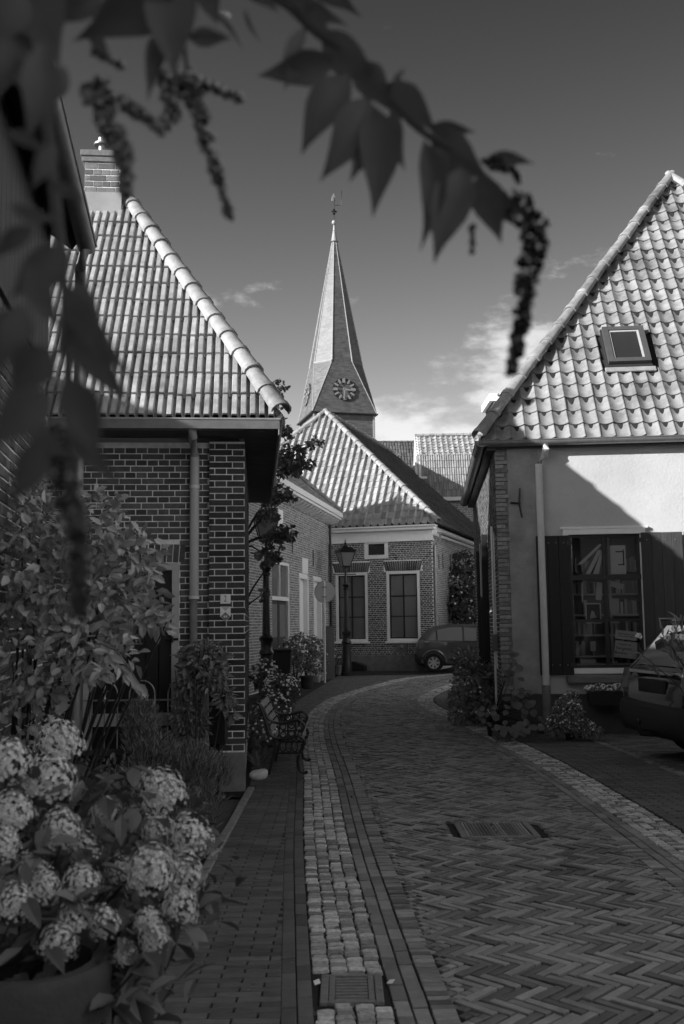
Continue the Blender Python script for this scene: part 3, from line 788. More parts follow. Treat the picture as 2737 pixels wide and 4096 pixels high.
rl, Ml = roof_plane(HL, 'roof', FL.w(-14,ye,ez), FL.w(.06,ye,ez), FL.w(-14,yr,zr), [(0,0),(14.06,0),(14.06,vl),(0,vl)], .21, .27, 'pan', 'tile_dark', 120)
roof_plane(HL, 'roof', FL.w(.06,2*yr-ye,ez), FL.w(-14,2*yr-ye,ez), FL.w(-14,yr,zr), [(0,0),(14.06,0),(14.06,vl),(0,vl)], 0, 0, '', '')
MB(FL).prism([(-.15,.31,4.05),(-.15,2*yr,4.05),(-.15,yr,zr-.12)], (.12,0,0)).build('gable', 'grey_board', HL)
mb = MB(FL); prof = [(cos(pi+pi*k/8), sin(pi+pi*k/8)) for k in range(9)]
def gutter(fr, x0, x1, yc, zc, r, m, parent, name='gutter', seams=0):
    vs = []; 
    for x in (x0, x1): vs += [(x, yc+r*cos(pi+pi*k/10), zc+r*sin(pi+pi*k/10)) for k in range(11)]
    b = MB(fr); b.add(vs, [(k, k+1, 12+k, 11+k) for k in range(10)]); b.tube([(x0,yc-r,zc),(x1,yc-r,zc)], .010, 6); b.add(vs[:11], [tuple(range(11))]); b.add(vs[11:], [tuple(range(11))])
    o = b.build(name, m, parent, True)
    for i in range(seams):
        x = x0+(x1-x0)*(i+.7)/seams; MB(fr).add([(x+dx, yc+(r+.004)*cos(pi+pi*k/10), zc+(r+.004)*sin(pi+pi*k/10)) for dx in (-.008, .008) for k in range(11)], [(k, k+1, 12+k, 11+k) for k in range(10)]).build('gutter_bracket', m, o)
    return o
gutter(FL, -14, .07, -.25, 4.08, .06, 'zinc_dark', HL)
MB(FL).box(.02, 3.1, 1.75, 6, 0, 4.0).build('added_wing_wall', 'brick_left', HL); MB(FL).prism([(.02,1.55,3.95),(.02,6.2,3.95),(.02,3.9,5.5)], (3.1,0,0)).build('added_wing_roof', 'tile_dark', HL)  # unseen wing, added to keep sun off the street and the corner house
dxy = P(312,1900,7.05)
dpl = MB().tube([(dxy.x,7.05,3.6),(dxy.x,7.05,0)], .04, 12).tube([FL.w(.0,-.25,4.03),FL.w(.0,-.22,3.9),(dxy.x,7.05,3.55)], .035, 10).build('downpipe', 'zinc_dark', HL, True)
# ================================================================ bookshop house (right)
oR = G(2012,2490+FPX*EYE/14.3); FRt = Fr(oR, -5); HR = thing('bookshop_house', 'white plastered house with a bookshop window and steep pale tiled hipped roof', 'house', FRt.w(0,0,0))
ztR = FRt.pix(2350,1785,0)[1]; zp = FRt.pix(2250,2776,0)[1]
wx0, wz0 = FRt.pix(2272,2695,0); wx1, wz1 = FRt.pix(2580,2112,0)
mb = MB(FRt); wallsheet(mb, .615, 8.3, zp, ztR, [(wx0,wx1,wz0,wz1)], .04, .10); mb.box(2.9, 8.3, .5, .6, 0, ztR); wr = mb.build('wall', 'plaster', HR, label='white plaster front half in sun and half in shade')
MB(FRt).box(.17, .615, 0, .45, zp, ztR, .006).build('corner_pilaster', 'plaster_grey', HR)
MB(FRt).box(-.015, 8.3, -.02, .3, -.03, zp-.003, .006).build('plinth', 'plinth', HR)
mb = MB(FRt); mb.box(.012, .169, .01, .4, zp, ztR); qo = mb.build('quoin', 'plinth_grey', HR)
lst = []; z = zp+.03; k = 0
while z < ztR-.03:
    wd = random.choice((.15,.16,.175,.185)) if k % 2 else random.choice((.12,.13,.14))
    lst.append((wd/2, z, wd, .052, 0)); z += .0625; k += 1
lay(qo, FRt, lst, 'brick_pale', 120, .008, -.002, None, .03, 'brick')
# side wall to the street
FRs = Fr(oR, -95)
mb = MB(FRs); hs_ = [(-1.25,-.55,.9,3.0)]; wallsheet(mb, -7.4, -.003, 0, ztR, hs_, .0, .12); mb.box(-7.4, -.2, .3, .4, 0, ztR); sw = mb.build('wall', 'mortar_mid', HR)
bricks(sw, FRs, -7.4, -.003, .02, ztR, hs_, 'brick_mid', nind=200, y=0)
MB(FRs).box(-1.2, -.6, .06, .11, .9, 3.0).build('window_recess', 'pane_dark', HR); MB(FRs).box(-.60, -.55, .03, .12, .9, 3.0).build('window_jamb', 'white_paint', HR)
for x, zz, t in ((-2.35,3.05,.05),(-2.95,2.95,.05),(-4.3,2.9,.06)):
    MB(FRs).box(x-t, x, -.11, -.012, .5, zz, .006).build('shutter', 'shutter', HR)
MB(FRs).box(-2.94, -2.42, -.03, .05, .5, 3.0).build('door', 'black_paint', HR)
MB(FRs).tube([(-.42,-.05,3.0),(-.42,-.05,.3)], .018, 8).build('cable_pipe', 'white_paint', HR)
MB(FRs).box(-.5, -.34, -.09, -.01, 1.15, 1.4, .01).build('junction_box', 'cabinet', HR)
# wall anchor
ax, az = FRt.pix(2080,2014,0); anchor = thing('wall_anchor', None, None); anchor.parent = HR
MB(FRt).tube([(ax+.005,-.03,az+.22),(ax-.01,-.035,az),(ax+.02,-.03,az-.21)], [.013,.016,.013], 6).build('anchor_bar', 'iron', anchor)
MB(FRt).tube([(ax-.14,-.03,az+.01),(ax,-.04,az)], [.016,.010], 6).tube([(ax,-.04,az),(ax,.02,az)], .012, 6).build('anchor_bar', 'iron', anchor)
# downpipe on the front
pxr = FRt.pix(2163,2100,-.03)[0]; gzr = FRt.pix(2300,1752,-.2)[1]
MB(FRt).tube([(pxr+.10,-.14,gzr-.06),(pxr+.10,-.14,gzr-.13),(pxr+.08,-.08,gzr-.22),(pxr,-.03,gzr-.34),(pxr,-.03,zp+.05)], .052, 14).build('downpipe', 'pipe_white', HR, True)
MB(FRt).lathe((pxr,-.03,0), [(.062,0),(.062,zp+.12),(.055,zp+.13)], 14).build('drain_pipe', 'plinth_grey', HR, True)
# bookshop window
wn = window(HR, FRt, wx0, wx1, wz0, wz1, 2, (0,.345,.685,1), 'white_paint', 'frame_dark', 'glass', y=.075, fw=.075, bw=.024, label='six pane shop window with dark sashes and books behind the glass')
zm = wz0+.1+(wz1-wz0-.2)*.68; MB(FRt).box(wx0+.055, wx1-.055, .02, .10, zm-.035, zm+.035).build('transom', 'frame_dark', wn)
MB(FRt).box(wx0-.04, wx1+.04, -.02, .04, wz1, wz1+.035, .004).build('hood', 'white_paint', wn)
szz = FRt.pix(2400,2715,-.1)[1]; MB(FRt).box(wx0-.02, wx1+.02, -.13, .14, szz-.06, szz+.03, .008).build('sill', 'plinth_grey', wn)
def shutter(x0, x1, z0, z1, m, nb, name='shutter', label=None, parent=HR):
    o = thing(name, label, None); o.parent = parent
    for i in range(nb): MB(FRt).box(x0+(x1-x0)*i/nb+.0015, x0+(x1-x0)*(i+1)/nb-.0015, -.045, -.012, z0, z1-random.uniform(0, .008), .003).build('board', m, o)
    for zz in (z0+(z1-z0)*.07, z0+(z1-z0)*.945):
        for k in range(4): MB(FRt).tube([(x0+(x1-x0)*(k+.6)/4.4,-.046,zz),(x0+(x1-x0)*(k+.6)/4.4,-.053,zz)], .008, 6).build('bolt', 'zinc', o)
        e = x1 if x0 < wx0 else x0; MB(FRt).box(e-.035, e+.035, -.06, -.046, zz-.03, zz+.03).build('hinge', 'iron', o)
    return o
a0, b0 = FRt.pix(2162,2700,-.03); a1, b1 = FRt.pix(2277,2140,-.03); shutter(a0, a1, b0, b1, 'shutter', 3, label='black shutter left of the shop window')
a0, b0 = FRt.pix(2588,2700,-.03); a1, b1 = FRt.pix(2728,2126,-.03); shutter(a0, a1, b0, b1, 'shutter_sunlit', 4, label='shutter right of the shop window painted paler as if sunlit')
a2 = FRt.pix(2740,2150,-.03)[0]; MB(FRt).box(a2, a2+.9, -.02, .03, .3, b1).build('door', 'black_paint', HR)
# shop interior: back wall, shelves, books, pictures
mb = MB(FRt); xa, xb = wx0-.25, wx1+.25; mb.quad((xa,.95,.3),(xb,.95,.3),(xb,.95,3.2),(xa,.95,3.2)); mb.quad((xa,.16,.3),(xb,.16,.3),(xb,.95,.3),(xa,.95,.3)); mb.quad((xa,.16,.3),(xa,.95,.3),(xa,.95,3.2),(xa,.16,3.2)); mb.quad((xb,.16,.3),(xb,.95,.3),(xb,.95,3.2),(xb,.16,3.2)); mb.quad((xa,.16,3.2),(xb,.16,3.2),(xb,.95,3.2),(xa,.95,3.2))
mb.build('shop_room', 'shop_inner', HR)
bk = thing('bookcase', 'pale wooden bookcase full of upright books behind the shop window panes', 'bookcase', FRt.w((wx0+wx1)/2,.6,wz0))
shz = [FRt.pix(2500,p,.45)[1] for p in (2376,2459,2540,2625)]
xm = (wx0+wx1)/2
for z in shz: MB(FRt).box(wx0-.1, wx1+.1, .42, .66, z-.012, z+.012).build('shelf', 'shop_wood', bk)
for x in (xm+.13, wx0-.1, wx1+.08): MB(FRt).box(x-.018, x+.018, .415, .66, wz0-.4, wz1+.1).build('upright', 'shop_wood', bk)
MB(FRt).box(wx0-.12, wx1+.12, .665, .69, wz0-.4, wz1+.1).build('back', 'shop_inner', bk)
SHN = ('second', 'third', 'fourth', 'fifth', 'lowest', 'topmost')
for zi, z in enumerate(shz+[wz0-.05, FRt.pix(2500,2290,.45)[1]]):
    x = xm+.155
    while x < wx1+.02:
        t = random.uniform(.018, .042); h = random.uniform(.17, .235)
        b = MB(FRt).box(x, x+t-.003, .43, .60, z+.013, z+.013+h).build('book', 'book'); tag(b, 'upright book in the right half of the %s shop window shelf' % SHN[zi], 'book', 'books right of the upright, %s shelf' % SHN[zi]); x += t
    x = wx0+.02
    while x < xm-.08:
        t = random.uniform(.02, .05); h = random.uniform(.15, .23)
        if random.random() < .55: 
            b = MB(FRt).box(x, x+t-.003, .44, .60, z+.013, z+.013+h).build('book', 'book'); tag(b, 'upright book in the left half of the %s shop window shelf' % SHN[zi], 'book', 'books left of the upright, %s shelf' % SHN[zi])
        x += t
def card(px0, py0, px1, py1, y, m, name, label, cat, tilt=0, th=.004):
    x0, z1 = FRt.pix(px0, py0, y); x1, z0 = FRt.pix(px1, py1, y); cx, cz = (x0+x1)/2, (z0+z1)/2; w, h = (x1-x0)/2, (z1-z0)/2
    o = link(name, mesh(*(lambda b: (b.v, b.f))(MB().box(-w, w, 0, th, -h, h)), m), None, FRt.M @ Matrix.Translation((cx, y, cz)) @ Matrix.Rotation(tilt, 4, 'Y')); tag(o, label, cat); return o, w, h
TL = R(7)
o, w, h = card(2461,2524,2550,2558,.125,'paper','paper_sign','small paper notice with two lines of writing taped above the larger one','sign',TL)
link('lettering', text_mesh('Heel kennis Laat\nonverstand doen', .034, 'ink'), o, wm(o) @ Matrix.Translation((0,-.002,0)) @ FACE)
o, w, h = card(2458,2566,2550,2632,.125,'paper','paper_sign','larger tilted paper sign reading Magazijn van Vergeten Boeken in the shop window','sign',TL)
link('lettering', text_mesh('Magazijn van', .036, 'ink'), o, wm(o) @ Matrix.Translation((-.02,-.002,h*.62)) @ FACE)
link('lettering', text_mesh('Vergeten', .062, 'ink'), o, wm(o) @ Matrix.Translation((-.03,-.002,h*.12)) @ FACE)
link('lettering', text_mesh('Boeken', .058, 'ink'), o, wm(o) @ Matrix.Translation((-.06,-.002,-h*.42)) @ FACE)
o, w, h = card(2342,2413,2406,2494,.20,'paper','framed_picture','small framed dark print with white border standing in the left middle pane','picture')
MB().box(-w+.012, w-.012, -.003, 0, -h+.016, h-.016); link('print', mesh(*(lambda b: (b.v, b.f))(MB().box(-w+.014, w-.014, -.003, -.001, -h+.02, h-.016)), 'ink'), o, wm(o))
link('print', mesh(*(lambda b: (b.v, b.f))(MB().prism([(-w*.5,-.004,-h*.5),(w*.4,-.004,-h*.45),(w*.1,-.004,h*.1),(-w*.2,-.004,h*.3)], (0,-.001,0))), 'sign_lgrey'), o, wm(o))
o, w, h = card(2440,2182,2506,2296,.20,'paper','poster','white poster with bold black strokes in the upper right pane','poster')
for zz, l in ((h*.55,1.0),(-h*.35,.7)): link('print', mesh(*(lambda b: (b.v, b.f))(MB().box(w*.7-w*l, w*.8, -.003, -.001, zz-.008, zz+.010)), 'ink'), o, wm(o))
link('print', mesh(*(lambda b: (b.v, b.f))(MB().box(w*.62, w*.8, -.0025, -.0015, -h*.4, h*.7)), 'ink'), o, wm(o))
st_ = thing('striped_cloth', 'black and white striped cloth hanging in the upper left pane', 'cloth', FRt.w(*[FRt.pix(2370,2297,.2)[0], .2, FRt.pix(2370,2297,.2)[1]]))
for k, (t0, t1, b0_, b1_, m) in enumerate(((2392,2408,2344,2362,'paper'),(2400,2407,2358,2372,'ink'),(2402,2414,2372,2396,'paper'),(2404,2412,2364,2376,'ink'),(2388,2402,2330,2346,'shop_inner'))):
    y = .20+.004*k; A = [FRt.pix(p, q, y) for p, q in ((b0_,2296),(b1_,2296),(t1,2200),(t0,2200))]
    MB(FRt).prism([(p[0], y, p[1]) for p in A], (0,.003,0)).build('stripe', m, st_)
A = [FRt.pix(p, q, .19) for p, q in ((2306,2262),(2330,2256),(2412,2176),(2398,2176))]
MB(FRt).prism([(p[0], .19, p[1]) for p in A], (0,.004,0)).build('strap', 'paper', st_)
o, w, h = card(2440,2395,2478,2460,.24,'sign_lgrey','book_display','pale grey book standing face out left of the upright books','book'); o, w, h = card(2442,2330,2496,2352,.25,'paper','folded_paper','white crumpled paper above the middle right pane','paper',.3)
o, w, h = card(2324,2330,2334,2410,.22,'paper','paper_strip','narrow white paper strip at the left edge of the window','paper'); o, w, h = card(2384,2330,2410,2400,.24,'paper','shirt_print','white paper hanging behind the middle left pane','paper',.1)
o, w, h = card(2440,2478,2478,2492,.24,'paper','card','small white card lying on the lower shelf','card')
o, w, h = card(2362,2565,2384,2605,.3,'sign_lgrey','figurine_print','small pale figure print in the lower left pane','picture')
bxx, bzz = FRt.pix(2352,2650,.2); MB(FRt).box(bxx-.11, bxx+.11, .18, .36, bzz-.02, bzz+.05, .004).build('paper_box', 'sign_lgrey', None, origin=FRt.w(bxx,.27,bzz-.02), label='low open cardboard box on the shop window ledge', cat='box')
MB(FRt).box(wx0-.2, wx1+.2, .14, .45, bzz-.06, bzz-.022).build('window_ledge', 'shop_wood', HR)
# gutter and roof
xg = FRt.pix(1922,1765,-.2)[0]
gutter(FRt, xg-.02, 8.6, -.13, gzr-.005, .08, 'zinc', HR, seams=8)
Fsg = FRs
gutter(FRs, -7.4, .18, xg-.0+.02, gzr-.005, .085, 'zinc_dark', HR, name='gutter', seams=18)
mb = MB(FRt); mb.box(.0, 8.3, -.045, .035, gzr-.10, gzr+.045); mb.build('soffit', 'soffit_wood', HR); MB(FRs).box(-7.4, .04, xg+.09, 0.02, gzr-.12, gzr-.03).build('soffit', 'soffit_wood', HR)
ez = gzr+.03; ye = -.12; xl = xg+.03
AR = FRt.I @ P(2683,722,18.0); LR = lambda x, y, z: FRt.w(x, y, z)
ua = AR.x-xl; vl = sqrt((AR.y-ye)**2+(AR.z-ez)**2)
# skylight place on this slope
A_, B_, C_ = LR(xl,ye,ez), LR(xl+2*ua,ye,ez), LR(*AR)
def uvof(px, py, A, B, C):
    U = (B-A).normalized(); Nn = U.cross(C-A).normalized(); V = Nn.cross(U); d = ray(px, py); q = CAM+d*((A-CAM).dot(Nn)/d.dot(Nn))-A
    return q.dot(U), q.dot(V)
su0, sv0 = uvof(2430,1478,A_,B_,C_); su1, sv1 = uvof(2572,1322,A_,B_,C_)
rr, MR = roof_plane(HR, 'roof', A_, B_, C_, [(0,0),(2*ua,0),(ua,vl)], .213, .292, 'pan', 'tile_right', 300, skip=lambda u, v: su0-.02 < u < su1+.03 and sv0-.06 < v < sv1+.02)
roof_plane(HR, 'roof', LR(xl,2*AR.y-ye,ez), LR(xl,ye,ez), LR(*AR), [(0,0),(2*(AR.y-ye),0),((AR.y-ye), sqrt(ua**2+(AR.z-ez)**2))], .213, .292, 'pan', 'tile_right', 60)
roof_plane(HR, 'roof', LR(xl+2*ua,ye,ez), LR(xl+2*ua,2*AR.y-ye,ez), LR(*AR), [(0,0),(2*(AR.y-ye),0),((AR.y-ye), sqrt(ua**2+(AR.z-ez)**2))], 0, 0, '', '')
ridge_run(rr, LR(xl-.06,ye-.07,ez+.05), LR(AR.x,AR.y,AR.z+.09), 17, .105)
ridge_run(rr, LR(xl+2*ua,ye,ez+.05), LR(AR.x,AR.y,AR.z+.09), 17, .105)
FS = Fr((0,0), 0)
class MF:      # frame on a roof matrix: (u, v, n)
    pass
sk = thing('skylight', None, None); sk.parent = HR
mb = MB(MR); mb.box(su0, su1, sv0, sv1, -.03, .05); mb.build('kerb', 'underlay', sk)
fwk = .085; mb = MB(MR); mb.box(su0+.02, su0+.02+fwk, sv0+.05, sv1-.02, .05, .12); mb.box(su1-.02-fwk, su1-.02, sv0+.05, sv1-.02, .05, .12); mb.box(su0+.02+fwk, su1-.02-fwk, sv0+.05, sv0+.05+fwk, .05, .118); mb.box(su0+.02+fwk, su1-.02-fwk, sv1-.02-fwk, sv1-.02, .05, .118); mb.build('frame', 'plinth', sk)
MB(MR).box(su0+.02+fwk, su1-.02-fwk, sv0+.05+fwk, sv1-.02-fwk, .07, .085).build('pane', 'pane_dark', sk)
mb = MB(MR); e = .03; a, b, c, d = su0+.02+fwk, su1-.02-fwk, sv0+.05+fwk, sv1-.02-fwk
mb.box(a, a+e, c, d, .085, .1); mb.box(b-e, b, c, d, .085, .1); mb.box(a+e, b-e, d-e, d, .085, .1); mb.build('sash', 'grey_paint', sk)
MB(MR).box(su0-.04, su1+.04, sv0-.10, sv0, .012, .045, .005).build('apron', 'tile_right', sk)
# dormer end and flue on the street-side slope
wb_ = thing('dormer', None, None); wb_.parent = HR
c = P(1990,1600,17.2); MB().box(c.x-.17, c.x+.55, 17.0, 18.0, c.z-.06, c.z+.07).build('dormer_top', 'white_paint', wb_); MB().prism([(c.x-.11,17.02,c.z-.07),(c.x+.5,17.02,c.z-.07),(c.x+.5,17.02,c.z-.6),(c.x+.1,17.02,c.z-.42)], (0,.9,0)).build('shaded_cheek', 'cabinet', wb_)  # grey of the cheek stands for shadow under the white top
c = P(2014,1650,16.0); MB().lathe((c.x,16.0,c.z-.35), [(.085,0),(.085,.35),(.06,.55),(.055,.62),(.09,.63),(.09,.66),(.03,.67)], 14).build('flue_pipe', 'zinc_dark', HR, True)
# ================================================================ house at the bend (centre)
FC = Fr(G(1741,2683), -18); HC = thing('cornice_house', 'brick house at the street bend with white cornice, two tall windows and hipped roof', 'house', FC.w(0,0,0))
czt = FC.pix(1740,2098,-.15)[1]; czb = FC.pix(1500,2165,0)[1]; cpl = FC.pix(1600,2620,0)[1]
def rect(fr, px0, py0, px1, py1, y=0.0):
    a, d = fr.pix(px0, py0, y); b, c = fr.pix(px1, py1, y); return (a, b, min(c, d), max(c, d))
w1 = rect(FC, 1343,2294,1474,2566); w2 = rect(FC, 1546,2287,1684,2564); w3 = rect(FC, 1458,2163,1554,2233)
for w_ in (w1, w2, w3): pass
XL = -8.2
mb = MB(FC); wallsheet(mb, XL, 0, cpl, czt-.02, [w1,w2,w3], 0, .16); mb.box(XL, -.01, .5, .6, 0, czt); wc = mb.build('wall', 'mortar_mid', HC)
arch = [(w[0]-.09, w[1]+.09, w[3]+.004, w[3]+.36) for w in (w1, w2)]
bricks(wc, FC, -3.75, -.003, cpl, czb, [w1,w2,w3]+arch, 'brick_mid', nind=300, y=0, L=.2, hc=.064, jt=.013)
for w in (w1, w2): soldiers(wc, FC, w[0]-.07, w[1]+.07, w[3]+.01, w[3]+.35, 'brick_mid', 17, splay=.28)
MB(FC).box(XL, .02, -.03, .2, -.03, cpl-.002, .006).build('plinth', 'plinth_grey', HC)
for w in (w1, w2):
    window(HC, FC, w[0], w[1], w[2], w[3], 2, (0,.335,.665,1), 'white_paint', 'frame_dark', 'pane_far', y=.06, fw=.085, bw=.022, sill='white_paint')
    MB(FC).box(w[0]+.14, w[1]-.14, .16, .18, w[2]+(w[3]-w[2])*.33, w[3]-.1).build('curtain', 'curtain', HC)
window(HC, FC, w3[0], w3[1], w3[2], w3[3], 1, (0,1), 'white_paint', 'frame_dark', 'pane_dark', y=.05, fw=.12, inner=False)
cl = -3.72
cz1 = FC.pix(1550,2124,-.2)[1]
co_ = MB(FC).box(XL, .02, -.06, .1, czb, cz1, .006).build('cornice', 'white_paint', HC)
MB(FC).box(XL, .13, -.24, .1, cz1+.01, cz1+.10, .01).build('moulding', 'white_paint', co_); MB(FC).box(XL, .17, -.30, .1, cz1+.105, czt+.01, .012).build('gutter_box', 'white_paint', co_)
MB(FC).box(XL, .05, -.085, .1, czb-.045, czb-.002, .005).build('moulding', 'white_paint', co_)
b = rect(FC, 1586,2572,1632,2606); ns = MB(FC).box(b[0], b[1], -.05, .1, b[2]-.02, b[3]+.03, .01).build('carved_stone', 'plinth_grey', HC); MB(FC).lathe(((b[0]+b[1])/2,-.05,b[2]+.08), [(.02,0),(.07,.03),(.08,.08),(.05,.14)], 10).build('relief', 'plinth_grey', ns)
# right side wall
FCs = Fr(FC.w(0,0,0), 72)
gzc = FC.pix(1775,2128,.0)[1]
mb = MB(FCs); mb.quad((.004,0,0),(12,0,0),(12,0,czt),(.004,0,czt)); mb.box(0, 12, .4, .5, 0, czt); ws = mb.build('wall', 'mortar_mid', HC)
bricks(ws, FCs, .004, 9, .3, gzc-.05, [], 'brick_pale', nind=0, y=0, L=.2, hc=.064)
for px in (1757,1773,1802,1823): 
    x0, z0 = FCs.pix(px, 2270, -.02); MB(FCs).box(x0-.02, x0+.02, -.03, -.012, z0-.05, z0+.45).build('wall_anchor', 'iron', HC)
gutter(FCs, -.1, 11, -.26, gzc, .08, 'zinc', HC)
MB(FCs).tube([(.12,-.26,gzc-.05),(.1,-.22,gzc-.25),(.08,-.06,gzc-.42),(.06,-.06,.2)], .045, 10).build('downpipe', 'zinc', HC, True)
ez = czt+.05; ye = -.26; xr = .24
AC = FC.I @ P(1303,1655,37.4); LC = lambda x, y, z: FC.w(x, y, z)
wd = xr-AC.x; xlft = AC.x-wd
vl = sqrt((AC.y-ye)**2+(AC.z-ez)**2); vr = sqrt(wd**2+(AC.z-ez)**2)
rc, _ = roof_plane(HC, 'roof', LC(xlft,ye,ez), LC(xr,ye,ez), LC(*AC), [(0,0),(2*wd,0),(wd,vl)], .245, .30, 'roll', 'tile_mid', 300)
roof_plane(HC, 'roof', LC(xr,ye,ez), LC(xr,14,ez), LC(AC.x,14,AC.z), [(0,0),(14-ye,0),(14-ye,vr),(AC.y-ye,vr)], .245, .30, 'pan', 'tile_dark', 0)  # slope away from the sun painted with darker tiles to show its shade
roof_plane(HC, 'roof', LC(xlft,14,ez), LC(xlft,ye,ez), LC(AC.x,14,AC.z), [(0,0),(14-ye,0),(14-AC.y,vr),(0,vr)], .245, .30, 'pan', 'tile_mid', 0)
ridge_run(rc, LC(xr+.05,ye-.06,ez+.05), LC(AC.x,AC.y,AC.z+.1), 22, .12); ridge_run(rc, LC(xlft,ye,ez+.05), LC(AC.x,AC.y,AC.z+.1), 22, .12); ridge_run(rc, LC(AC.x,14,AC.z+.06), LC(AC.x,AC.y,AC.z+.06), 26, .12)
MB(FC).prism([(xr-.1,14.02,0),(xlft+.1,14.02,0),(xlft+.1,14.02,ez),(AC.x,14.02,AC.z-.1),(xr-.1,14.02,ez)], (0,.2,0)).build('gable', 'brick_mid', HC)
MB(FC).box(XL, XL+.2, .6, 14, 0, ez).build('wall', 'brick_mid', HC)
# ================================================================ long pale brick house on the left
FM = Fr((P(1316,2400,32.2).x, 32.2), 80); HM = thing('pale_brick_house', 'pale brick house with white doors and bracketed white eaves behind the street lamps', 'house', FM.w(0,0,0))
em = FM.pix(1358,2084,-.35)[1]
def mrect(px0, px1, z0, z1): return (FM.pix(px0,2400,0)[0], FM.pix(px1,2400,0)[0], z0, z1)
d1 = mrect(1088,1160,0,3.2); d2 = mrect(1196,1231,0,2.95); d3 = mrect(1253,1284,0,2.95); d4 = mrect(1050,1057,.6,2.3)
mb = MB(FM); wallsheet(mb, -17.5, 0, 0, em, [d1,d2,d3], 0, .2); mb.box(-17.5, -.01, .45, .6, 0, em); mb.box(-17.5, -17.3, .6, 7, 0, em); mb.box(-.2, 0, .6, 7, 0, em); wmn = mb.build('wall', 'mortar_pale', HM)  # near end lengthened out of sight to block sun from the street
bricks(wmn, FM, -11, -.003, .02, em-.1, [d1,d2,d3], 'brick_pale', nind=300, y=0, hc=.066)
# glazed door with transom light
dz = FM.pix(1125,2394,0)[1]
dd = thing('door', None, None); dd.parent = HM
mb = MB(FM); x0, x1, z0, z1 = d1; fw = .09
mb.box(x0, x0+fw, .02, .16, 0, z1); mb.box(x1-fw, x1, .02, .16, 0, z1); mb.box(x0+fw, x1-fw, .022, .16, z1-fw, z1); mb.box(x0+fw, x1-fw, .022, .16, dz-.05, dz+.05); xm = (x0+x1)/2; mb.box(xm-.03, xm+.03, .03, .15, dz+.05, z1-fw); mb.build('door_frame', 'white_paint', dd)
for a, b in ((x0+fw, xm-.03), (xm+.03, x1-fw)):
    MB(FM).box(a, b, .09, .10, dz+.05, z1-fw).build('pane', 'pane_far', dd); MB(FM).box(a+.1, b-.1, .12, .13, dz+.1, z1-fw-.3).build('curtain', 'curtain', dd)
    MB(FM).box(a, b, .09, .13, .05, dz-.05).build('door_leaf', 'grey_board', dd)
    MB(FM).box(a+.12, b-.1, .078, .09, 1.25, dz-.15).build('panel', 'cabinet', dd); MB(FM).box(a+.12, b-.1, .078, .09, .2, .95).build('panel', 'plinth', dd)
for w in (d2, d3):
    x0, x1, z0, z1 = w; f = MB(FM).box(x0, x0+.1, -.02, .18, z0, z1).box(x1-.13, x1, -.03, .2, z0, z1).box(x0+.1, x1-.13, -.018, .18, z1-.1, z1).build('door_frame', 'white_paint', HM); MB(FM).box(x0+.1, x1-.13, .1, .15, 0, z1-.1).build('door_leaf', 'white_paint', f)
x0, x1 = d2[0], d2[1]; MB(FM).box(x0+.35, x1-.05, -.03, .0, 3.0, 3.45).build('lintel_panel', 'white_paint', HM)
for px, p0, p1 in ((1253,2200,2264),(1170,2155,2212)):
    x0, z1 = FM.pix(px, p0, -.02); _, z0 = FM.pix(px, p1, -.02); MB(FM).box(x0-.02, x0+.02, -.03, -.012, z0, z1).build('wall_anchor', 'iron', HM)
x0, z1 = FM.pix(1107,2034,0); x1, z0 = FM.pix(1126,2112,0); MB(FM).box(x0, x1, -.05, -.01, z0, z1, .005).build('shutter', 'white_paint', HM)
# eaves
ev = MB(FM).box(-17.5, .1, -.42, -.02, em+.02, em+.09).box(-17.5, .14, -.47, -.30, em+.095, em+.24).build('eaves', 'white_paint', HM)
for i in range(30): MB(FM).add([(-.12-i*.42+x, -.05-.32*t, em+.015-.15*(1-t)**.6+.0*x) for x in (0,.19) for t in (0,.3,.6,.85,1)]+[(-.12-i*.42+x, y, em+.018) for x in (0,.19) for y in (-.03,-.37)], [(0,1,2,3,4,11,10),(5,6,7,8,9,13,12),(0,5,6,1),(1,6,7,2),(2,7,8,3),(3,8,9,4),(10,11,13,12)]).build('bracket', 'white_paint', ev)
MB(FM).tube([(-.08,-.08,em),(-.08,-.08,.1)], .04, 10).build('downpipe', 'iron', HM, True)
ez = em+.25; ye = -.42; yr = 3.4; zr = ez+3.35; xe = .14; xh = -2.6
vl = sqrt((yr-ye)**2+(zr-ez)**2)
rm, _ = roof_plane(HM, 'roof', FM.w(-17.7,ye,ez), FM.w(xe,ye,ez), FM.w(-17.7,yr,zr), [(0,0),(17.7+xe,0),(17.7+xh,vl),(0,vl)], .25, .30, 'pan', 'tile_mid', 0)
roof_plane(HM, 'roof', FM.w(xe,ye,ez), FM.w(xe,2*yr-ye,ez), FM.w(xh,yr,zr), [(0,0),(2*(yr-ye),0),(yr-ye, sqrt((xe-xh)**2+(zr-ez)**2))], .25, .30, 'pan', 'tile_mid', 0)
roof_plane(HM, 'roof', FM.w(xe,2*yr-ye,ez), FM.w(-17.7,2*yr-ye,ez), FM.w(-17.7,yr,zr), [(0,0),(17.7+xe,0),(17.7+xe,vl),(xe-xh,vl)], 0, 0, '', '')
ridge_run(rm, FM.w(xe,ye,ez+.05), FM.w(xh,yr,zr+.08), 15, .12)
MB(FM).prism([(-17.5,.1,em),(-17.5,2*yr-.1,em),(-17.5,yr,zr-.1)], (.2,0,0)).build('gable', 'brick_pale', HM)
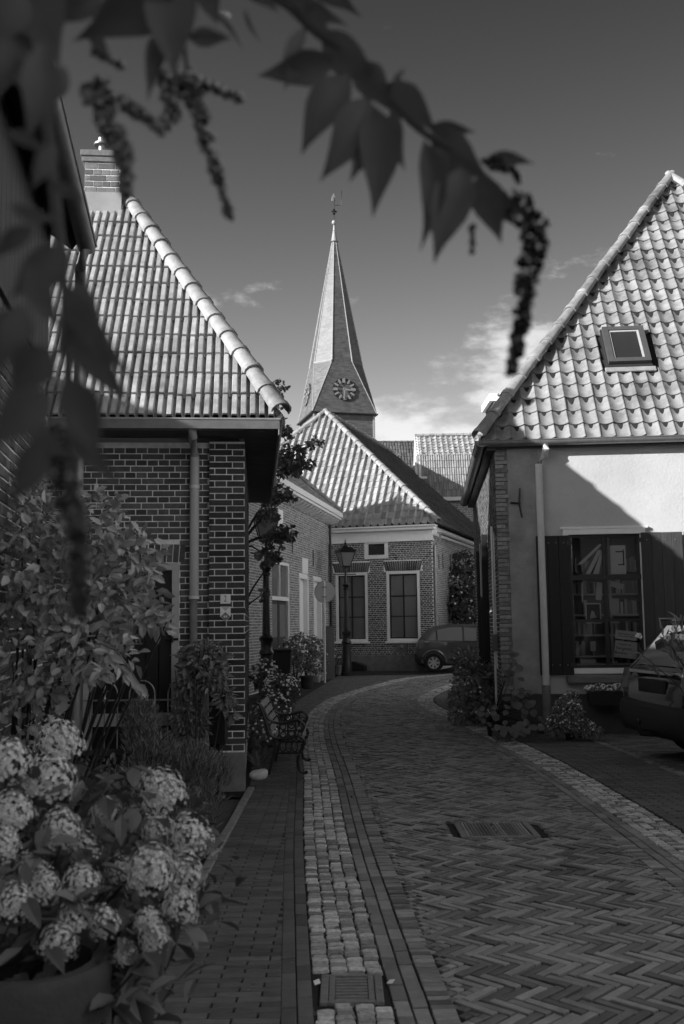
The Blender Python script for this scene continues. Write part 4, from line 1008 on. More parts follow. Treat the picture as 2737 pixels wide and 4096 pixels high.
# ================================================================ church tower
FT = Fr((P(1257,1640,92).x, 92), 15); TW = 5.85; hT = thing('church_tower', 'square church tower with clock faces and a tall slated octagonal spire', 'church tower', FT.w(TW/2,TW/2,0))
zE = 1.6+(HOR-1637)/FPX*92.2; zO = 1.6+(HOR-1452)/FPX*95.5; zT = 1.6+(HOR-842)/FPX*96
MB(FT).box(0, TW, 0, TW, 0, zE).build('shaft', 'slate', hT)
for x, y in ((0,0),(TW,0),(0,TW)): MB(FT).box(x-.09, x+.09, y-.09, y+.09, 0, zE-.05).build('corner_lead', 'lead', hT)
c = TW/2; ap = 2.42; t8 = ap*math.tan(pi/8); e = .22
sq = [(-e,-e),(TW+e,-e),(TW+e,TW+e),(-e,TW+e)]
oc = [(c-t8,c-ap),(c+t8,c-ap),(c+ap,c-t8),(c+ap,c+t8),(c+t8,c+ap),(c-t8,c+ap),(c-ap,c+t8),(c-ap,c-t8)]
zR = zT-1.9; rr_ = .20
zC = zO+(zR-zO)
br = thing('spire', None, None); br.parent = hT
def top(p, f, z): return (c+(p[0]-c)*f, c+(p[1]-c)*f, z)
for i in range(4):
    a, b = sq[i], sq[(i+1) % 4]; p, q = oc[2*i], oc[2*i+1]; r_ = oc[(2*i+2) % 8]
    def mid(s, o, k): return (s[0]+(o[0]-s[0])*k, s[1]+(o[1]-s[1])*k)
    # flared broach face in two steps, then the corner triangle
    MB(FT).add([(*a, zE), (*b, zE), (*q, zO), (*p, zO)], [(0,1,2,3)]).build('broach_face', 'slate', br)
    MB(FT).add([(*b, zE), (*r_, zO), (*q, zO)], [(0,1,2)]).build('broach_corner', 'slate', br)
for i in range(8):
    p, q = oc[i], oc[(i+1) % 8]; f = rr_/ap
    MB(FT).add([(*p, zO), (*q, zO), top(q, f, zR), top(p, f, zR)], [(0,1,2,3)]).build('spire_face', 'slate', br)
    MB(FT).tube([(*p, zO), top(p, f, zR)], [.07,.035], 6).build('lead_roll', 'lead', br)
for i in range(4):
    b = sq[(i+1) % 4]; 
    for o in (oc[2*i+1], oc[(2*i+2) % 8]): MB(FT).tube([(*b, zE+.03), (*o, zO)], .04, 6).build('lead_roll', 'lead', br)
MB(FT).tube([(*oc[7], zO), (*oc[0], zO)], .16, 6).build('lead_roll', 'lead', br)
MB(FT).box(-e-.12, TW+e+.12, -e-.12, TW+e+.12, zE-.14, zE-.02).build('eaves', 'iron', br)
MB(FT).lathe((c,c,zR), [(.40,-.15),(.30,0),(.22,.5),(.15,.95),(.19,.97),(.13,1.0),(.10,1.5),(.06,1.65)], 12).build('cap', 'lead', br, True)
MB(FT).lathe((c,c,zT-.3), [(.03,0),(.18,.06),(.25,.22),(.25,.3),(.18,.45),(.03,.52)], 14).build('ball', 'gilt', br, True)
vn = thing('weather_vane', None, None); vn.parent = hT
MB(FT).tube([(c,c,zT),(c,c,zT+2.6)], .05, 6).build('rod', 'iron', vn); MB(FT).tube([(c-.25,c,zT+1.1),(c+.3,c,zT+1.1)], .07, 6).lathe((c,c,zT+.7), [(.02,0),(.16,.15),(.1,.3),(.18,.5),(.05,.7)], 8).build('scroll', 'iron', vn)
MB(FT).prism([(c-.25,c,zT+2.2),(c+.25,c,zT+2.2),(c+.12,c,zT+2.6),(c,c,zT+3.0),(c-.2,c,zT+2.7)], (0,.06,0)).build('cock', 'lead', vn); MB(FT).tube([(c+.1,c,zT+1.75),(c+.75,c,zT+1.85),(c+.8,c,zT+3.4)], .03, 5).build('conductor', 'iron', vn)
# clocks on the broach faces
def clock(fr_m, lab):
    ck = thing('clock', lab, None); ck.parent = hT
    MB(fr_m).add([(r*cos(2*pi*k/36), r*sin(2*pi*k/36), z) for r, z in ((1.12,.06),(1.12,.12),(1.0,.12),(1.0,.06)) for k in range(36)], [(i*36+k, i*36+(k+1) % 36, ((i+1) % 4)*36+(k+1) % 36, ((i+1) % 4)*36+k) for i in range(4) for k in range(36)]).build('ring', 'iron', ck)
    for k in range(12):
        Mk = fr_m @ Matrix.Rotation(-2*pi*k/12, 4, 'Z'); MB(Mk).box(-.08 if k % 3 else -.14, .09 if k % 3 else .12, .66, 1.1, .09, .14).build('numeral', 'gilt', ck)
    for ang, l, w in ((R(-100), .55, .11), (R(175), .95, .08)):
        MB(fr_m @ Matrix.Rotation(ang, 4, 'Z')).prism([(-w,-.15,.16),(w,-.15,.16),(w*.6,l,.16),(0,l+.1,.16),(-w*.6,l,.16)], (0,0,.03)).build('hand', 'gilt', ck)
def face_m(u, mid_, up):
    n = u.cross(up).normalized(); v = n.cross(u); return Matrix(((u.x,v.x,n.x,mid_.x),(u.y,v.y,n.y,mid_.y),(u.z,v.z,n.z,mid_.z),(0,0,0,1)))
k = .44
pa = FT.w(c, -e+(c-ap+e)*k, zE+(zO-zE)*k); u = (FT.w(1,0,0)-FT.w(0,0,0)); upv = FT.w(c, c-ap, zO)-FT.w(c,-e,zE)
clock(face_m(u, pa+u*.05, upv), 'clock face towards the street')
pa = FT.w(-e+(c-ap+e)*k, c, zE+(zO-zE)*k); u = (FT.w(0,-1,0)-FT.w(0,0,0)); upv = FT.w(c-ap, c, zO)-FT.w(-e,c,zE)
clock(face_m(u, pa, upv), 'clock face turned to the left')
MB(FT).box(.35, .75, -.05, .1, zE-4.2, zE-3.4).build('window', 'lead', hT)
# ================================================================ houses beyond
FB = Fr((P(1672,1900,46).x, 46), -2); HB = thing('mansard_house', 'far brick house with a two stage pale tiled roof right of the tower', 'house', FB.w(0,0,0))
be = FB.pix(1800,1988,0)[1]; b1 = FB.pix(1800,1820,.9)[1]; b2 = FB.pix(1800,1742,2.6)[1]
mb = MB(FB); mb.box(.6, 12, .3, 8, 0, be); wb2 = mb.build('wall', 'mortar_pale', HB); bricks(wb2, FB, .9, 6.2, be-4.5, be-.05, [], 'brick_pale', nind=0, y=.3, hc=.085, L=.26, jt=.02)
MB(FB).box(.5, 12, -.1, .4, be-.18, be, .01).build('cornice', 'white_paint', HB)
v1 = sqrt(.9**2+(b1-be)**2); v2 = sqrt(1.7**2+(b2-b1)**2)
r1, _ = roof_plane(HB, 'roof', FB.w(0,0,be), FB.w(12,0,be), FB.w(0,.9,b1), [(0,0),(12,0),(12,v1),(0,v1)], .22, .40, 'double', 'tile_far', 140)
r2, _ = roof_plane(HB, 'roof', FB.w(0,.85,b1), FB.w(12,.85,b1), FB.w(0,2.6,b2), [(0,0),(12,0),(12,v2),(0,v2)], .26, .30, 'pan', 'tile_far', 140)
ridge_run(r2, FB.w(0,2.6,b2+.02), FB.w(12,2.6,b2+.02), 36, .11)
MB(FB).prism([(-.02,-.08,be),(-.02,.85,b1),(-.02,2.6,b2),(-.02,8,be)], (.14,0,0)).build('gable', 'white_paint', HB)
MB(FB).prism([(-.10,-.12,be-.05),(-.10,.8,b1),(-.10,1.1,b1),(-.10,.2,be-.05)], (.075,0,0)).build('verge_board', 'white_paint', HB)
x0, z0 = FB.pix(1683,1910,-.1); MB(FB).box(x0-.04, x0+.04, -.12, -.06, z0-1.0, z0+.6).box(x0-.45, x0+.3, -.13, -.07, z0-.05, z0+.05).build('roof_ladder_bar', 'white_paint', HB)
FBl = Fr((P(1600,1900,47).x, 47), -2); sz0 = FBl.pix(1640,1945,0)[1]; sz1 = FBl.pix(1640,1852,1)[1]
MB(FBl).box(-.2, 1.0, .2, 4, 0, sz0).build('annex_wall', 'brick_mid', HB)
ra, _ = roof_plane(HB, 'roof', FBl.w(-.3,0,sz0), FBl.w(1.0,0,sz0), FBl.w(1.0,1.2,sz1+.4), [(0,0),(1.25,0),(1.25,1.7)], .2, .4, 'pan', 'tile_mid', 20)
FN = Fr((P(1470,1800,84).x, 84), 2); HN = thing('church_nave', 'dark slate church roof to the right of the tower', 'church', FN.w(6,0,0))
nz0 = FN.pix(1600,1990,0)[1]; nz1 = FN.pix(1600,1768,4)[1]; MB(FN).box(0, 14, .3, 9, 0, nz0).build('wall', 'brick_mid', HN)
rn, _ = roof_plane(HN, 'roof', FN.w(0,0,nz0), FN.w(14,0,nz0), FN.w(0,4,nz1), [(0,0),(14,0),(14,sqrt(16+(nz1-nz0)**2)),(0,sqrt(16+(nz1-nz0)**2))], .5, .45, 'double', 'tile_dark', 120)
ridge_run(rn, FN.w(0,4,nz1), FN.w(14,4,nz1), 26, .15, m='tile_dark')
# ================================================================ white houses added unseen on the right to bounce sunlight into the shade
def bounce_house(o, deg, L, Hh, name, label):
    FO = Fr(o, deg); HO = thing(name, label, 'house', FO.w(L/2,0,0))
    mb = MB(FO); ho = [(x, x+1.1, z, z+1.7) for x in [1.2+3*k for k in range(int((L-2)/3))] for z in ((1.0,4.0) if Hh > 6 else (1.0,))]
    wallsheet(mb, 0, L, 0, Hh, ho, 0, .15); mb.box(0, .2, .2, 8, 0, Hh); mb.box(L-.2, L, .2, 8, 0, Hh); mb.box(0, L, 7.8, 8, 0, Hh); mb.build('wall', 'white_paint', HO)
    for h in ho: window(HO, FO, h[0], h[1], h[2], h[3], 2, (0,.5,1), 'white_paint', 'white_paint', 'pane_dark', sill='concrete')
    roof_plane(HO, 'roof', FO.w(-.2,-.3,Hh), FO.w(L+.2,-.3,Hh), FO.w(-.2,4,Hh+2.6), [(0,0),(L+.4,0),(L+.4,5.02),(0,5.02)], .25, .3, 'pan', 'tile_mid', 0)
    roof_plane(HO, 'roof', FO.w(L+.2,8.3,Hh), FO.w(-.2,8.3,Hh), FO.w(-.2,4,Hh+2.6), [(0,0),(L+.4,0),(L+.4,5.02),(0,5.02)], 0, 0, '', '')
    for x in (0, L-.2): MB(FO).prism([(x,.2,Hh-.1),(x,7.8,Hh-.1),(x,4,Hh+2.45)], (.2,0,0)).build('gable', 'plaster', HO)
bounce_house((3.75,6.2), -92, 14, 8.2, 'added_bounce_house', 'tall white house added out of view to bounce sun into the street')
bounce_house((6.2,32.0), -90, 9.5, 8.2, 'added_bounce_house', 'white house added unseen behind the bookshop house to bounce sun to the bend')
# ================================================================ iron fence with gate in front of the door
g0 = G(818,3190); Yf = g0.y; X1 = g0.x; X0 = P(335,2800,Yf).x
fe = thing('iron_gate', 'black wrought iron garden gate with hoops and spear finials before the dark door', 'gate', (X1,Yf,0))
zr_ = P(600,2800,Yf).z; zh = P(600,2722,Yf).z
def bar(x, z0, z1, r=.007, n=6, nm='bar'): return MB().tube([(x,Yf,z0),(x,Yf,z1)], r, n).build(nm, 'gate_iron', fe)
for z in (zr_, .18): MB().box(X0, X1, Yf-.012, Yf+.012, z-.007, z+.007).build('rail', 'gate_iron', fe)
MB().box(X1-.02, X1+.035, Yf-.025, Yf+.03, 0, P(815,2700,Yf).z, .004).add([(X1-.02,Yf-.025,1.13),(X1+.035,Yf-.025,1.13),(X1+.035,Yf+.03,1.13),(X1-.02,Yf+.03,1.13),(X1+.007,Yf,1.2)], [(0,1,4),(1,2,4),(2,3,4),(3,0,4)]).build('post', 'gate_iron', fe)
MB().box(X0-.13, X0-.02, Yf-.05, Yf+.06, 0, 1.12, .006).build('post', 'gate_iron', fe)
for px in (421,570,724):
    x = P(px,2700,Yf).x; h = .120
    for s in (-1, 1): bar(x+s*h, .12, zr_+.05)
    MB().tube([(x+h*cos(pi*k/12), Yf, zr_+.05+(zh-zr_-.05)*sin(pi*k/12)) for k in range(13)], .0075, 6).build('hoop', 'gate_iron', fe)
    bar(x, .12, zr_)
    MB().lathe((x,Yf,zr_), [(.010,0),(.016,.012),(.008,.03),(.010,.06),(.018,.078),(.006,.09),(.012,.11),(.002,.15)], 8).tube([(x-.032,Yf,zr_+.085),(x,Yf,zr_+.078),(x+.032,Yf,zr_+.085)], [.006,.010,.006], 6).build('finial', 'zinc', fe, True)
for x in (X0+.06, X1-.12): bar(x, .12, zr_)
# short return fence to the pier
rf_ = thing('iron_railing', 'short black iron railing between the gate post and the brick pier', 'railing', (X1+.1,Yf+.3,0))
e0 = Vector((X1+.02,Yf+.03,0)); e1 = F2.w(-.28,-.02,0)
for z in (.2, .93): MB().tube([e0+Vector((0,0,z)), e1+Vector((0,0,z))], .010, 5).build('rail', 'iron', rf_)
for k in range(5):
    p = e0.lerp(e1, (k+.5)/5); MB().tube([p+Vector((0,0,.05)), p+Vector((0,0,1.05)), p+Vector((0,0,1.12))], [.009,.009,.001], 6).build('bar', 'iron', rf_)
# mailbox
m0 = P(868,2875,Yf+.16)
mbx = thing('mailbox', 'tall black metal mailbox mounted beside the gate post', 'mailbox', (m0.x,m0.y,0))
MB().box(m0.x-.095, m0.x+.095, m0.y-.07, m0.y+.09, m0.z-.24, m0.z+.24, .008).build('box', 'black_paint', mbx)
MB().box(m0.x-.105, m0.x+.105, m0.y-.085, m0.y+.1, m0.z+.242, m0.z+.26, .005).build('lid', 'black_paint', mbx)
MB().box(m0.x-.07, m0.x+.07, m0.y-.076, m0.y-.071, m0.z+.13, m0.z+.16).build('slot', 'iron_grey', mbx)
MB().box(m0.x-.03, m0.x+.03, m0.y-.02, m0.y+.04, 0, m0.z-.24).build('leg', 'black_paint', mbx)
# ================================================================ bench
YB = 10.72; LB = .98
bn = thing('garden_bench', 'small park bench with black scrolled cast iron ends and wooden slats', 'bench', (-.65,YB+LB/2,0))
def smooth(pts, n=5): return [Vector((p.x, p.y, p.z)) for p in catmull([(a, 0, b) for a, b in pts], n)]
def rail(pts, y, r): 
    q = smooth(pts); return MB().tube([(p.x, y, p.z) for p in q], r, 7)
arm = [(-.955,.755),(-.93,.765),(-.873,.72),(-.82,.617),(-.75,.56),(-.64,.548),(-.543,.572),(-.48,.576),(-.44,.54),(-.433,.49),(-.46,.462),(-.485,.48)]
back = [(-.90,.745),(-.845,.60),(-.79,.445),(-.71,.39),(-.60,.388),(-.503,.415),(-.44,.385),(-.427,.32),(-.48,.232),(-.495,.136),(-.475,.055),(-.42,.032),(-.40,.05)]
rear = [(-.73,.39),(-.737,.275),(-.777,.138),(-.80,.02)]
for y in (YB, YB+LB):
    en = thing('end_frame', None, None); en.parent = bn
    rail(arm, y, [.016]*3+[.015]*(len(smooth(arm))-3)).build('armrest', 'iron', en, True)
    rail(back, y, .017).build('leg', 'iron', en, True); rail(rear, y, .018).build('leg', 'iron', en, True)
    for x0, z0, x1, z1 in ((-.60,.39,-.60,.55),(-.70,.39,-.68,.555),(-.52,.41,-.52,.575),(-.66,.47,-.45,.47)): MB().tube([(x0,y,z0),(x1,y,z1)], .010, 6).build('ornament', 'iron', en)
    for cx, cz, r in ((-.65,.43,.03),(-.56,.44,.03),(-.65,.51,.03),(-.56,.52,.028),(-.48,.49,.028),(-.47,.44,.022)): MB().tube([(cx+r*cos(2*pi*k/10), y, cz+r*sin(2*pi*k/10)) for k in range(11)], .0075, 5).build('ornament', 'iron', en)
    MB().tube([(-.75,y,.24),(-.49,y,.24)], .012, 6).build('stretcher', 'iron', en)
    for k in range(4):
        cx = -.715+k*.062; MB().tube([(cx+.03*cos(2*pi*j/10), y, .305+.055*sin(2*pi*j/10)) for j in range(11)], .0075, 5).build('ornament', 'iron', en)
for k in range(4):
    t = k/3; x = -.90+.105*t; z = .725-.24*t
    MB(Matrix.Translation((x,YB,z)) @ Matrix.Rotation(R(-20), 4, 'Y')).box(.012, .030, .01, LB-.01, -.034, .034, .004).build('back_slat', 'wood_slat', bn)
for k in range(5):
    x = -.735+k*.062; MB().box(x, x+.052, YB+.01, YB+LB-.01, .405, .428, .004).build('seat_slat', 'wood_slat', bn)
# ================================================================ lamp posts
def lamp(x, y, label, rot=0, h=3.95):
    M = Matrix.Translation((x,y,0)); o = thing('street_lamp', label, 'street lamp', (x,y,0), 'cast iron street lamps')
    MB(M).lathe((0,0,0), [(.19,0),(.19,.10),(.165,.11),(.155,.35),(.13,.42),(.125,.95),(.15,.98),(.15,1.02),(.115,1.08),(.12,1.22),(.15,1.26),(.15,1.31),(.085,1.36)], 14).build('base', 'iron', o, True)
    MB(M).lathe((0,0,0), [(.085,1.36),(.072,2.0),(.066,2.58),(.095,2.60),(.095,2.63),(.07,2.66),(.085,2.70),(.12,2.74),(.12,2.78),(.05,2.79),(.045,2.95),(.03,3.02),(.03,3.28)], 12).build('shaft', 'iron', o, True)
    MB(M).tube([(-.30,0,3.06),(.30,0,3.06)], .016, 6).lathe((-.3,0,3.045), [(.022,0),(.022,.03)], 6).lathe((.3,0,3.045), [(.022,0),(.022,.03)], 6).build('ladder_bar', 'iron', o)
    a, b = .115, .235; z0, z1 = 3.30, 3.74
    Ml = M @ Matrix.Rotation(rot, 4, 'Z'); ln = thing('lantern', None, None); ln.parent = o
    q0 = [(-a,-a,z0),(a,-a,z0),(a,a,z0),(-a,a,z0)]; q1 = [(-b,-b,z1),(b,-b,z1),(b,b,z1),(-b,b,z1)]
    for i in range(4):
        j = (i+1) % 4; MB(Ml).tube([q0[i], q1[i]], .013, 5).tube([q1[i], q1[j]], .015, 5).tube([q0[i], q0[j]], .015, 5).build('frame_bar', 'iron', ln)
        MB(Ml).add([q0[i], q0[j], q1[j], q1[i]], [(0,1,2,3)]).build('pane', 'lamp_glass', ln)
    c = .30; MB(Ml).add([(-c,-c,z1+.01),(c,-c,z1+.01),(c,c,z1+.01),(-c,c,z1+.01),(-.12,-.12,z1+.16),(.12,-.12,z1+.16),(.12,.12,z1+.16),(-.12,.12,z1+.16)], [(0,1,5,4),(1,2,6,5),(2,3,7,6),(3,0,4,7),(3,2,1,0),(4,5,6,7)]).build('roof', 'iron', ln)
    MB(M).lathe((0,0,z1+.16), [(.09,0),(.07,.05),(.03,.07),(.04,.11),(.015,.15),(.02,.19),(.004,.24)], 10).build('finial', 'iron', ln, True)
    return o
lp = G(1388,2703); lamp(lp.x, lp.y, 'street lamp standing free in front of the left tall white framed window', R(20))
p1 = P(1065,2269,20.7); lamp(p1.x, p1.y, 'nearer street lamp beside the bin with its lantern hidden in tree leaves', R(10))
# ================================================================ round road sign from behind
c = P(1300,2368,27.0); sg = thing('road_sign', 'round road sign seen from its metal back on a thin pole', 'road sign', (c.x,c.y,0))
n = 28; rs = .285
MB(Matrix.Translation(c) @ Matrix.Rotation(R(-14), 4, 'Z')).add([(rs*cos(2*pi*k/n), y, rs*sin(2*pi*k/n)) for y in (0,.012) for k in range(n)], [tuple(range(n))[::-1], tuple(range(n, 2*n))]+[(k, (k+1) % n, n+(k+1) % n, n+k) for k in range(n)]).build('plate', 'metal_back', sg)
MB(Matrix.Translation(c) @ Matrix.Rotation(R(-14), 4, 'Z')).add([((rs-.0+d)*cos(2*pi*k/n), y, (rs+d)*sin(2*pi*k/n)) for d, y in ((0,-.012),(.012,-.012),(.012,.014),(0,.014)) for k in range(n)], [(i*n+k, i*n+(k+1) % n, ((i+1) % 4)*n+(k+1) % n, ((i+1) % 4)*n+k) for i in range(4) for k in range(n)]).build('rim', 'zinc', sg)
MB().tube([(c.x-.02,c.y-.03,0),(c.x-.02,c.y-.03,c.z+.30)], .03, 10).build('pole', 'metal_back', sg, True)
for dz in (-.13, .13): MB().box(c.x-.09, c.x+.05, c.y-.07, c.y-.004, c.z+dz-.015, c.z+dz+.015).build('clamp', 'zinc', sg)
c = P(1319,2506,28.6); cb = thing('utility_cabinet', 'narrow grey utility cabinet against the wall behind the round sign', 'cabinet', (c.x,c.y,0))
MB().box(c.x-.13, c.x+.13, c.y-.1, c.y+.12, 0, c.z-.03, .006).build('body', 'cabinet', cb); MB().box(c.x-.145, c.x+.145, c.y-.115, c.y+.13, c.z-.028, c.z+.01, .006).build('lid', 'cabinet', cb); MB().box(c.x-.10, c.x+.10, c.y-.106, c.y-.101, .15, c.z-.1).build('door', 'cabinet', cb)
# wheelie bin
c = P(1121,2588,22.0); wbn = thing('wheelie_bin', 'black wheelie bin behind the nearer street lamp', 'bin', (c.x,c.y,0))
MB(Matrix.Translation((c.x,c.y,0))).add([(x*s, y*s, z) for z, s in ((.06,.20),(.98,.25)) for x, y in ((-1,-1),(1,-1),(1,1),(-1,1))], [(3,2,1,0),(4,5,6,7),(0,1,5,4),(1,2,6,5),(2,3,7,6),(3,0,4,7)]).build('body', 'plastic_black', wbn)
MB(Matrix.Translation((c.x,c.y,0))).box(-.27, .27, -.29, .28, .985, 1.04, .02).build('lid', 'plastic_black', wbn); MB(Matrix.Translation((c.x,c.y,0))).tube([(-.24,.31,1.0),(.24,.31,1.0)], .018, 8).build('handle', 'plastic_black', wbn)
for s in (-1, 1): MB(Matrix.Translation((c.x+s*.2,c.y+.2,.1)) @ Matrix.Rotation(pi/2, 4, 'Y')).lathe((0,0,-.02), [(.1,0),(.1,.04)], 14).build('wheel', 'rubber', wbn)
# black wedge by the plinth
x0, _ = FC.pix(1402,2660,-.35); x1, _ = FC.pix(1458,2660,-.35)
MB(FC).prism([(x0,-.36,0),(x1,-.36,0),(x1,-.36,.17),(x0+.12,-.36,.30),(x0,-.36,.30)], (0,.28,0)).build('coal_hatch', 'plastic_black', None, origin=FC.w((x0+x1)/2,-.2,0), label='low black wedge shaped hatch against the plinth behind the lamp post', cat='hatch')
# ================================================================ gully and road grate
gx0, gx1, gy0, gy1 = DRN; gd = thing('gully_grate', 'cast iron street gully with seven slots set in the cobble strip', 'drain', ((gx0+gx1)/2,(gy0+gy1)/2,0))
MB().box(gx0, gx1, gy0, gy1, -.05, -.03).build('sump', 'ink', gd)
fb = .036; z1 = .006
for a in ((gx0,gx0+fb,gy0,gy1),(gx1-fb,gx1,gy0,gy1)): MB().box(*a, -.03, z1, .004).build('frame', 'iron_grey', gd)
for a in ((gx0+fb,gx1-fb,gy0,gy0+.022),(gx0+fb,gx1-fb,gy1-.022,gy1)): MB().box(*a, -.03, z1-.001, .003).build('frame', 'iron_grey', gd)
nb = 8; a, b = gx0+fb+.003, gx1-fb-.003; s0, s1 = gy0+.024, gy1-.024; st = (s1-s0)/nb
for k in range(nb): MB().box(a+.028, b-.028, s0+k*st+.001, s0+k*st+st*.62, -.025, z1-.004, .002).build('bar', 'iron_grey', gd)
for x in (a, b-.026): MB().box(x, x+.026, s0, s1, -.025, z1-.002, .002).build('rim', 'iron_grey', gd)
for px, py, r, lab in ((1268,3945,.4,'small white scrap of paper left of the gully grate'),(1562,3943,-.5,'small white petal shaped scrap right of the gully grate')):
    p = G(px, py); M = Matrix.Translation((p.x,p.y,.012)) @ Matrix.Rotation(r, 4, 'Z')
    MB(M).add([(-.014,-.012,0),(.014,-.010,.004),(.016,.014,.014),(-.010,.016,.008),(-.014,-.012,-.002),(.014,-.010,.002),(.016,.014,.012),(-.010,.016,.006)], [(0,1,2,3),(4,7,6,5),(0,4,5,1),(1,5,6,2),(2,6,7,3),(3,7,4,0)]).build('paper_scrap', 'paper', None, origin=(p.x,p.y,0), label=lab, cat='litter')
gx0, gx1, gy0, gy1 = GRX; gg = thing('sewer_grate', 'long iron sewer grate with slanted bars in the herringbone road', 'drain', ((gx0+gx1)/2,(gy0+gy1)/2,0))
MB().box(gx0, gx1, gy0, gy1, -.05, -.012).build('sump', 'joint', gg)
for a in ((gx0,gx0+.05,gy0,gy1),(gx1-.05,gx1,gy0,gy1),(gx0+.05,gx1-.05,gy0,gy0+.03),(gx0+.05,gx1-.05,gy1-.03,gy1)): MB().box(*a, -.03, .004, .003).build('frame', 'border_brick', gg)
nn = 19
for k in range(nn):
    x = gx0+.055+(gx1-gx0-.11)*k/nn; w = (gx1-gx0-.11)/nn*.80
    if k == nn//2:
        for yy in (.25,.55,.8): MB().box(x, x+w, gy0+.03+(gy1-gy0-.06)*(yy-.2), gy0+.03+(gy1-gy0-.06)*(yy+.0), -.03, .001, .003).build('bar', 'iron_grey', gg)
    else: MB().box(x, x+w, gy0+.031, gy1-.031, -.03, .001, .003).build('bar', 'road_brick', gg)
# ================================================================ white stone by the pier
c = G(1033,3126); vs = []; fs = []; n = 14; m = 9
for i in range(m):
    t = pi*i/(m-1)
    for k in range(n):
        a = 2*pi*k/n; x = .098*sin(t)*cos(a); y = .07*sin(t)*sin(a); z = .058*cos(t)
        z += .03*max(0, x/.098)*(1 if z > 0 else .2); vs.append((x, y, z+.055))
fs = [(i*n+k, i*n+(k+1) % n, (i+1)*n+(k+1) % n, (i+1)*n+k) for i in range(m-1) for k in range(n)]
MB(Matrix.Translation((c.x,c.y+.06,0))).add(vs, fs).build('boulder', 'stone', None, True, origin=(c.x,c.y+.06,0), label='smooth pale stone on the paving at the foot of the brick pier', cat='stone')
# ================================================================ cars
def loft(M, st, ys):
    """st: (x, [(y,z)...] half ring from bottom centre to top centre)"""
    vs = []; fs = []; K = None
    for x, ring in st:
        full = ring+[(-y, z) for y, z in ring[-2:0:-1]]; K = len(full); vs += [(x, y, z) for y, z in full]
    for i in range(len(st)-1): fs += [(i*K+k, i*K+(k+1) % K, (i+1)*K+(k+1) % K, (i+1)*K+k) for k in range(K)]
    fs += [tuple(range(K))[::-1], tuple(range((len(st)-1)*K, len(st)*K))]
    return MB(M).add(vs, fs)
def ring(zb, zs, zbelt, zr, w, wr):
    zbelt = min(zbelt, zr-.02); zs = min(zs, zbelt-.02)
    return [(0,zb),(w*.86,zb),(w*.97,zb+.06),(w,zs),(w*.985,zbelt-.02),(w*.955,zbelt),(wr+(w-wr)*.18,zr-.10*min(1,(zr-zbelt)*2)-.005),(wr*.88,zr-.015),(wr*.5,zr),(0,zr+.004)]
def wheel(car, M, r, w, rim, spokes=7):
    o = thing('wheel', None, None); o.parent = car; o.matrix_basis = wm(car).inverted() @ M
    MB(M).lathe((0,0,-w/2), [(r*.62,0),(r*.93,0),(r,.03),(r,w-.03),(r*.93,w),(r*.62,w)], 28, cap=False).build('tyre', 'rubber', o, True)
    MB(M).lathe((0,0,-w/2), [(r*.66,.0),(r*.66,.012),(r*.58,.02),(r*.56,.08)], 28, cap=False).build('rim', rim, o, True)
    MB(M).lathe((0,0,-w/2+.075), [(r*.6,0),(r*.6,.01)], 28).build('brake_disc', 'iron', o)
    for k in range(spokes):
        MB(M @ Matrix.Rotation(2*pi*k/spokes, 4, 'Z')).prism([(r*.10,-r*.085,-w/2+.01),(r*.62,-r*.12,-w/2+.005),(r*.62,r*.12,-w/2+.005),(r*.10,r*.085,-w/2+.01)], (0,0,.03)).build('spoke', rim, o)
    MB(M).lathe((0,0,-w/2-.004), [(.01,0),(r*.17,.004),(r*.18,.03)], 14).build('hub_cap', rim, o, True)
# small hatchback, rear to the left
c = G(1695,2688); M = Matrix.Translation((P(1668,2600,32).x, 32.75, 0)) @ Matrix.Rotation(R(-4), 4, 'Z')
car = thing('hatchback_car', 'small dark grey hatchback parked before the brick house, rear end showing', 'car', M.translation)
S1 = [(0,ring(.42,.5,.6,.66,.62,.55)),(.04,ring(.30,.5,.75,.86,.74,.60)),(.12,ring(.24,.5,.93,1.02,.79,.60)),(.25,ring(.2,.5,.96,1.20,.82,.60)),(.42,ring(.2,.5,.97,1.36,.83,.60)),(.65,ring(.2,.5,.97,1.45,.84,.61)),(1.1,ring(.2,.5,.96,1.50,.845,.62)),(1.7,ring(.2,.5,.95,1.51,.85,.62)),(2.3,ring(.2,.5,.93,1.46,.85,.60)),(2.75,ring(.2,.5,.91,1.25,.84,.62)),(3.05,ring(.2,.5,.89,.98,.83,.66)),(3.4,ring(.2,.5,.80,.86,.80,.64)),(3.65,ring(.22,.45,.66,.72,.74,.58)),(3.75,ring(.34,.42,.5,.56,.62,.5))]
loft(M, S1, None).build('body', 'car_grey', car, True)
def sideglass(M, pts, car, w, wr, off=.006, m='car_glass', nm='side_window', side=-1):
    # points (x, z) -> on the tumblehome side
    def yy(z, zb=.96, zt=1.48): t = max(0, min(1, (z-zb)/(zt-zb))); return w*.955*(1-t)+(wr+(w-wr)*.18)*t+off
    MB(M).add([(x, side*yy(z), z) for x, z in pts]+[(x, side*(yy(z)-.012), z) for x, z in pts], [tuple(range(len(pts))), tuple(range(len(pts), 2*len(pts)))[::-1]]+[(i, (i+1) % len(pts), len(pts)+(i+1) % len(pts), len(pts)+i) for i in range(len(pts))]).build(nm, m, car)
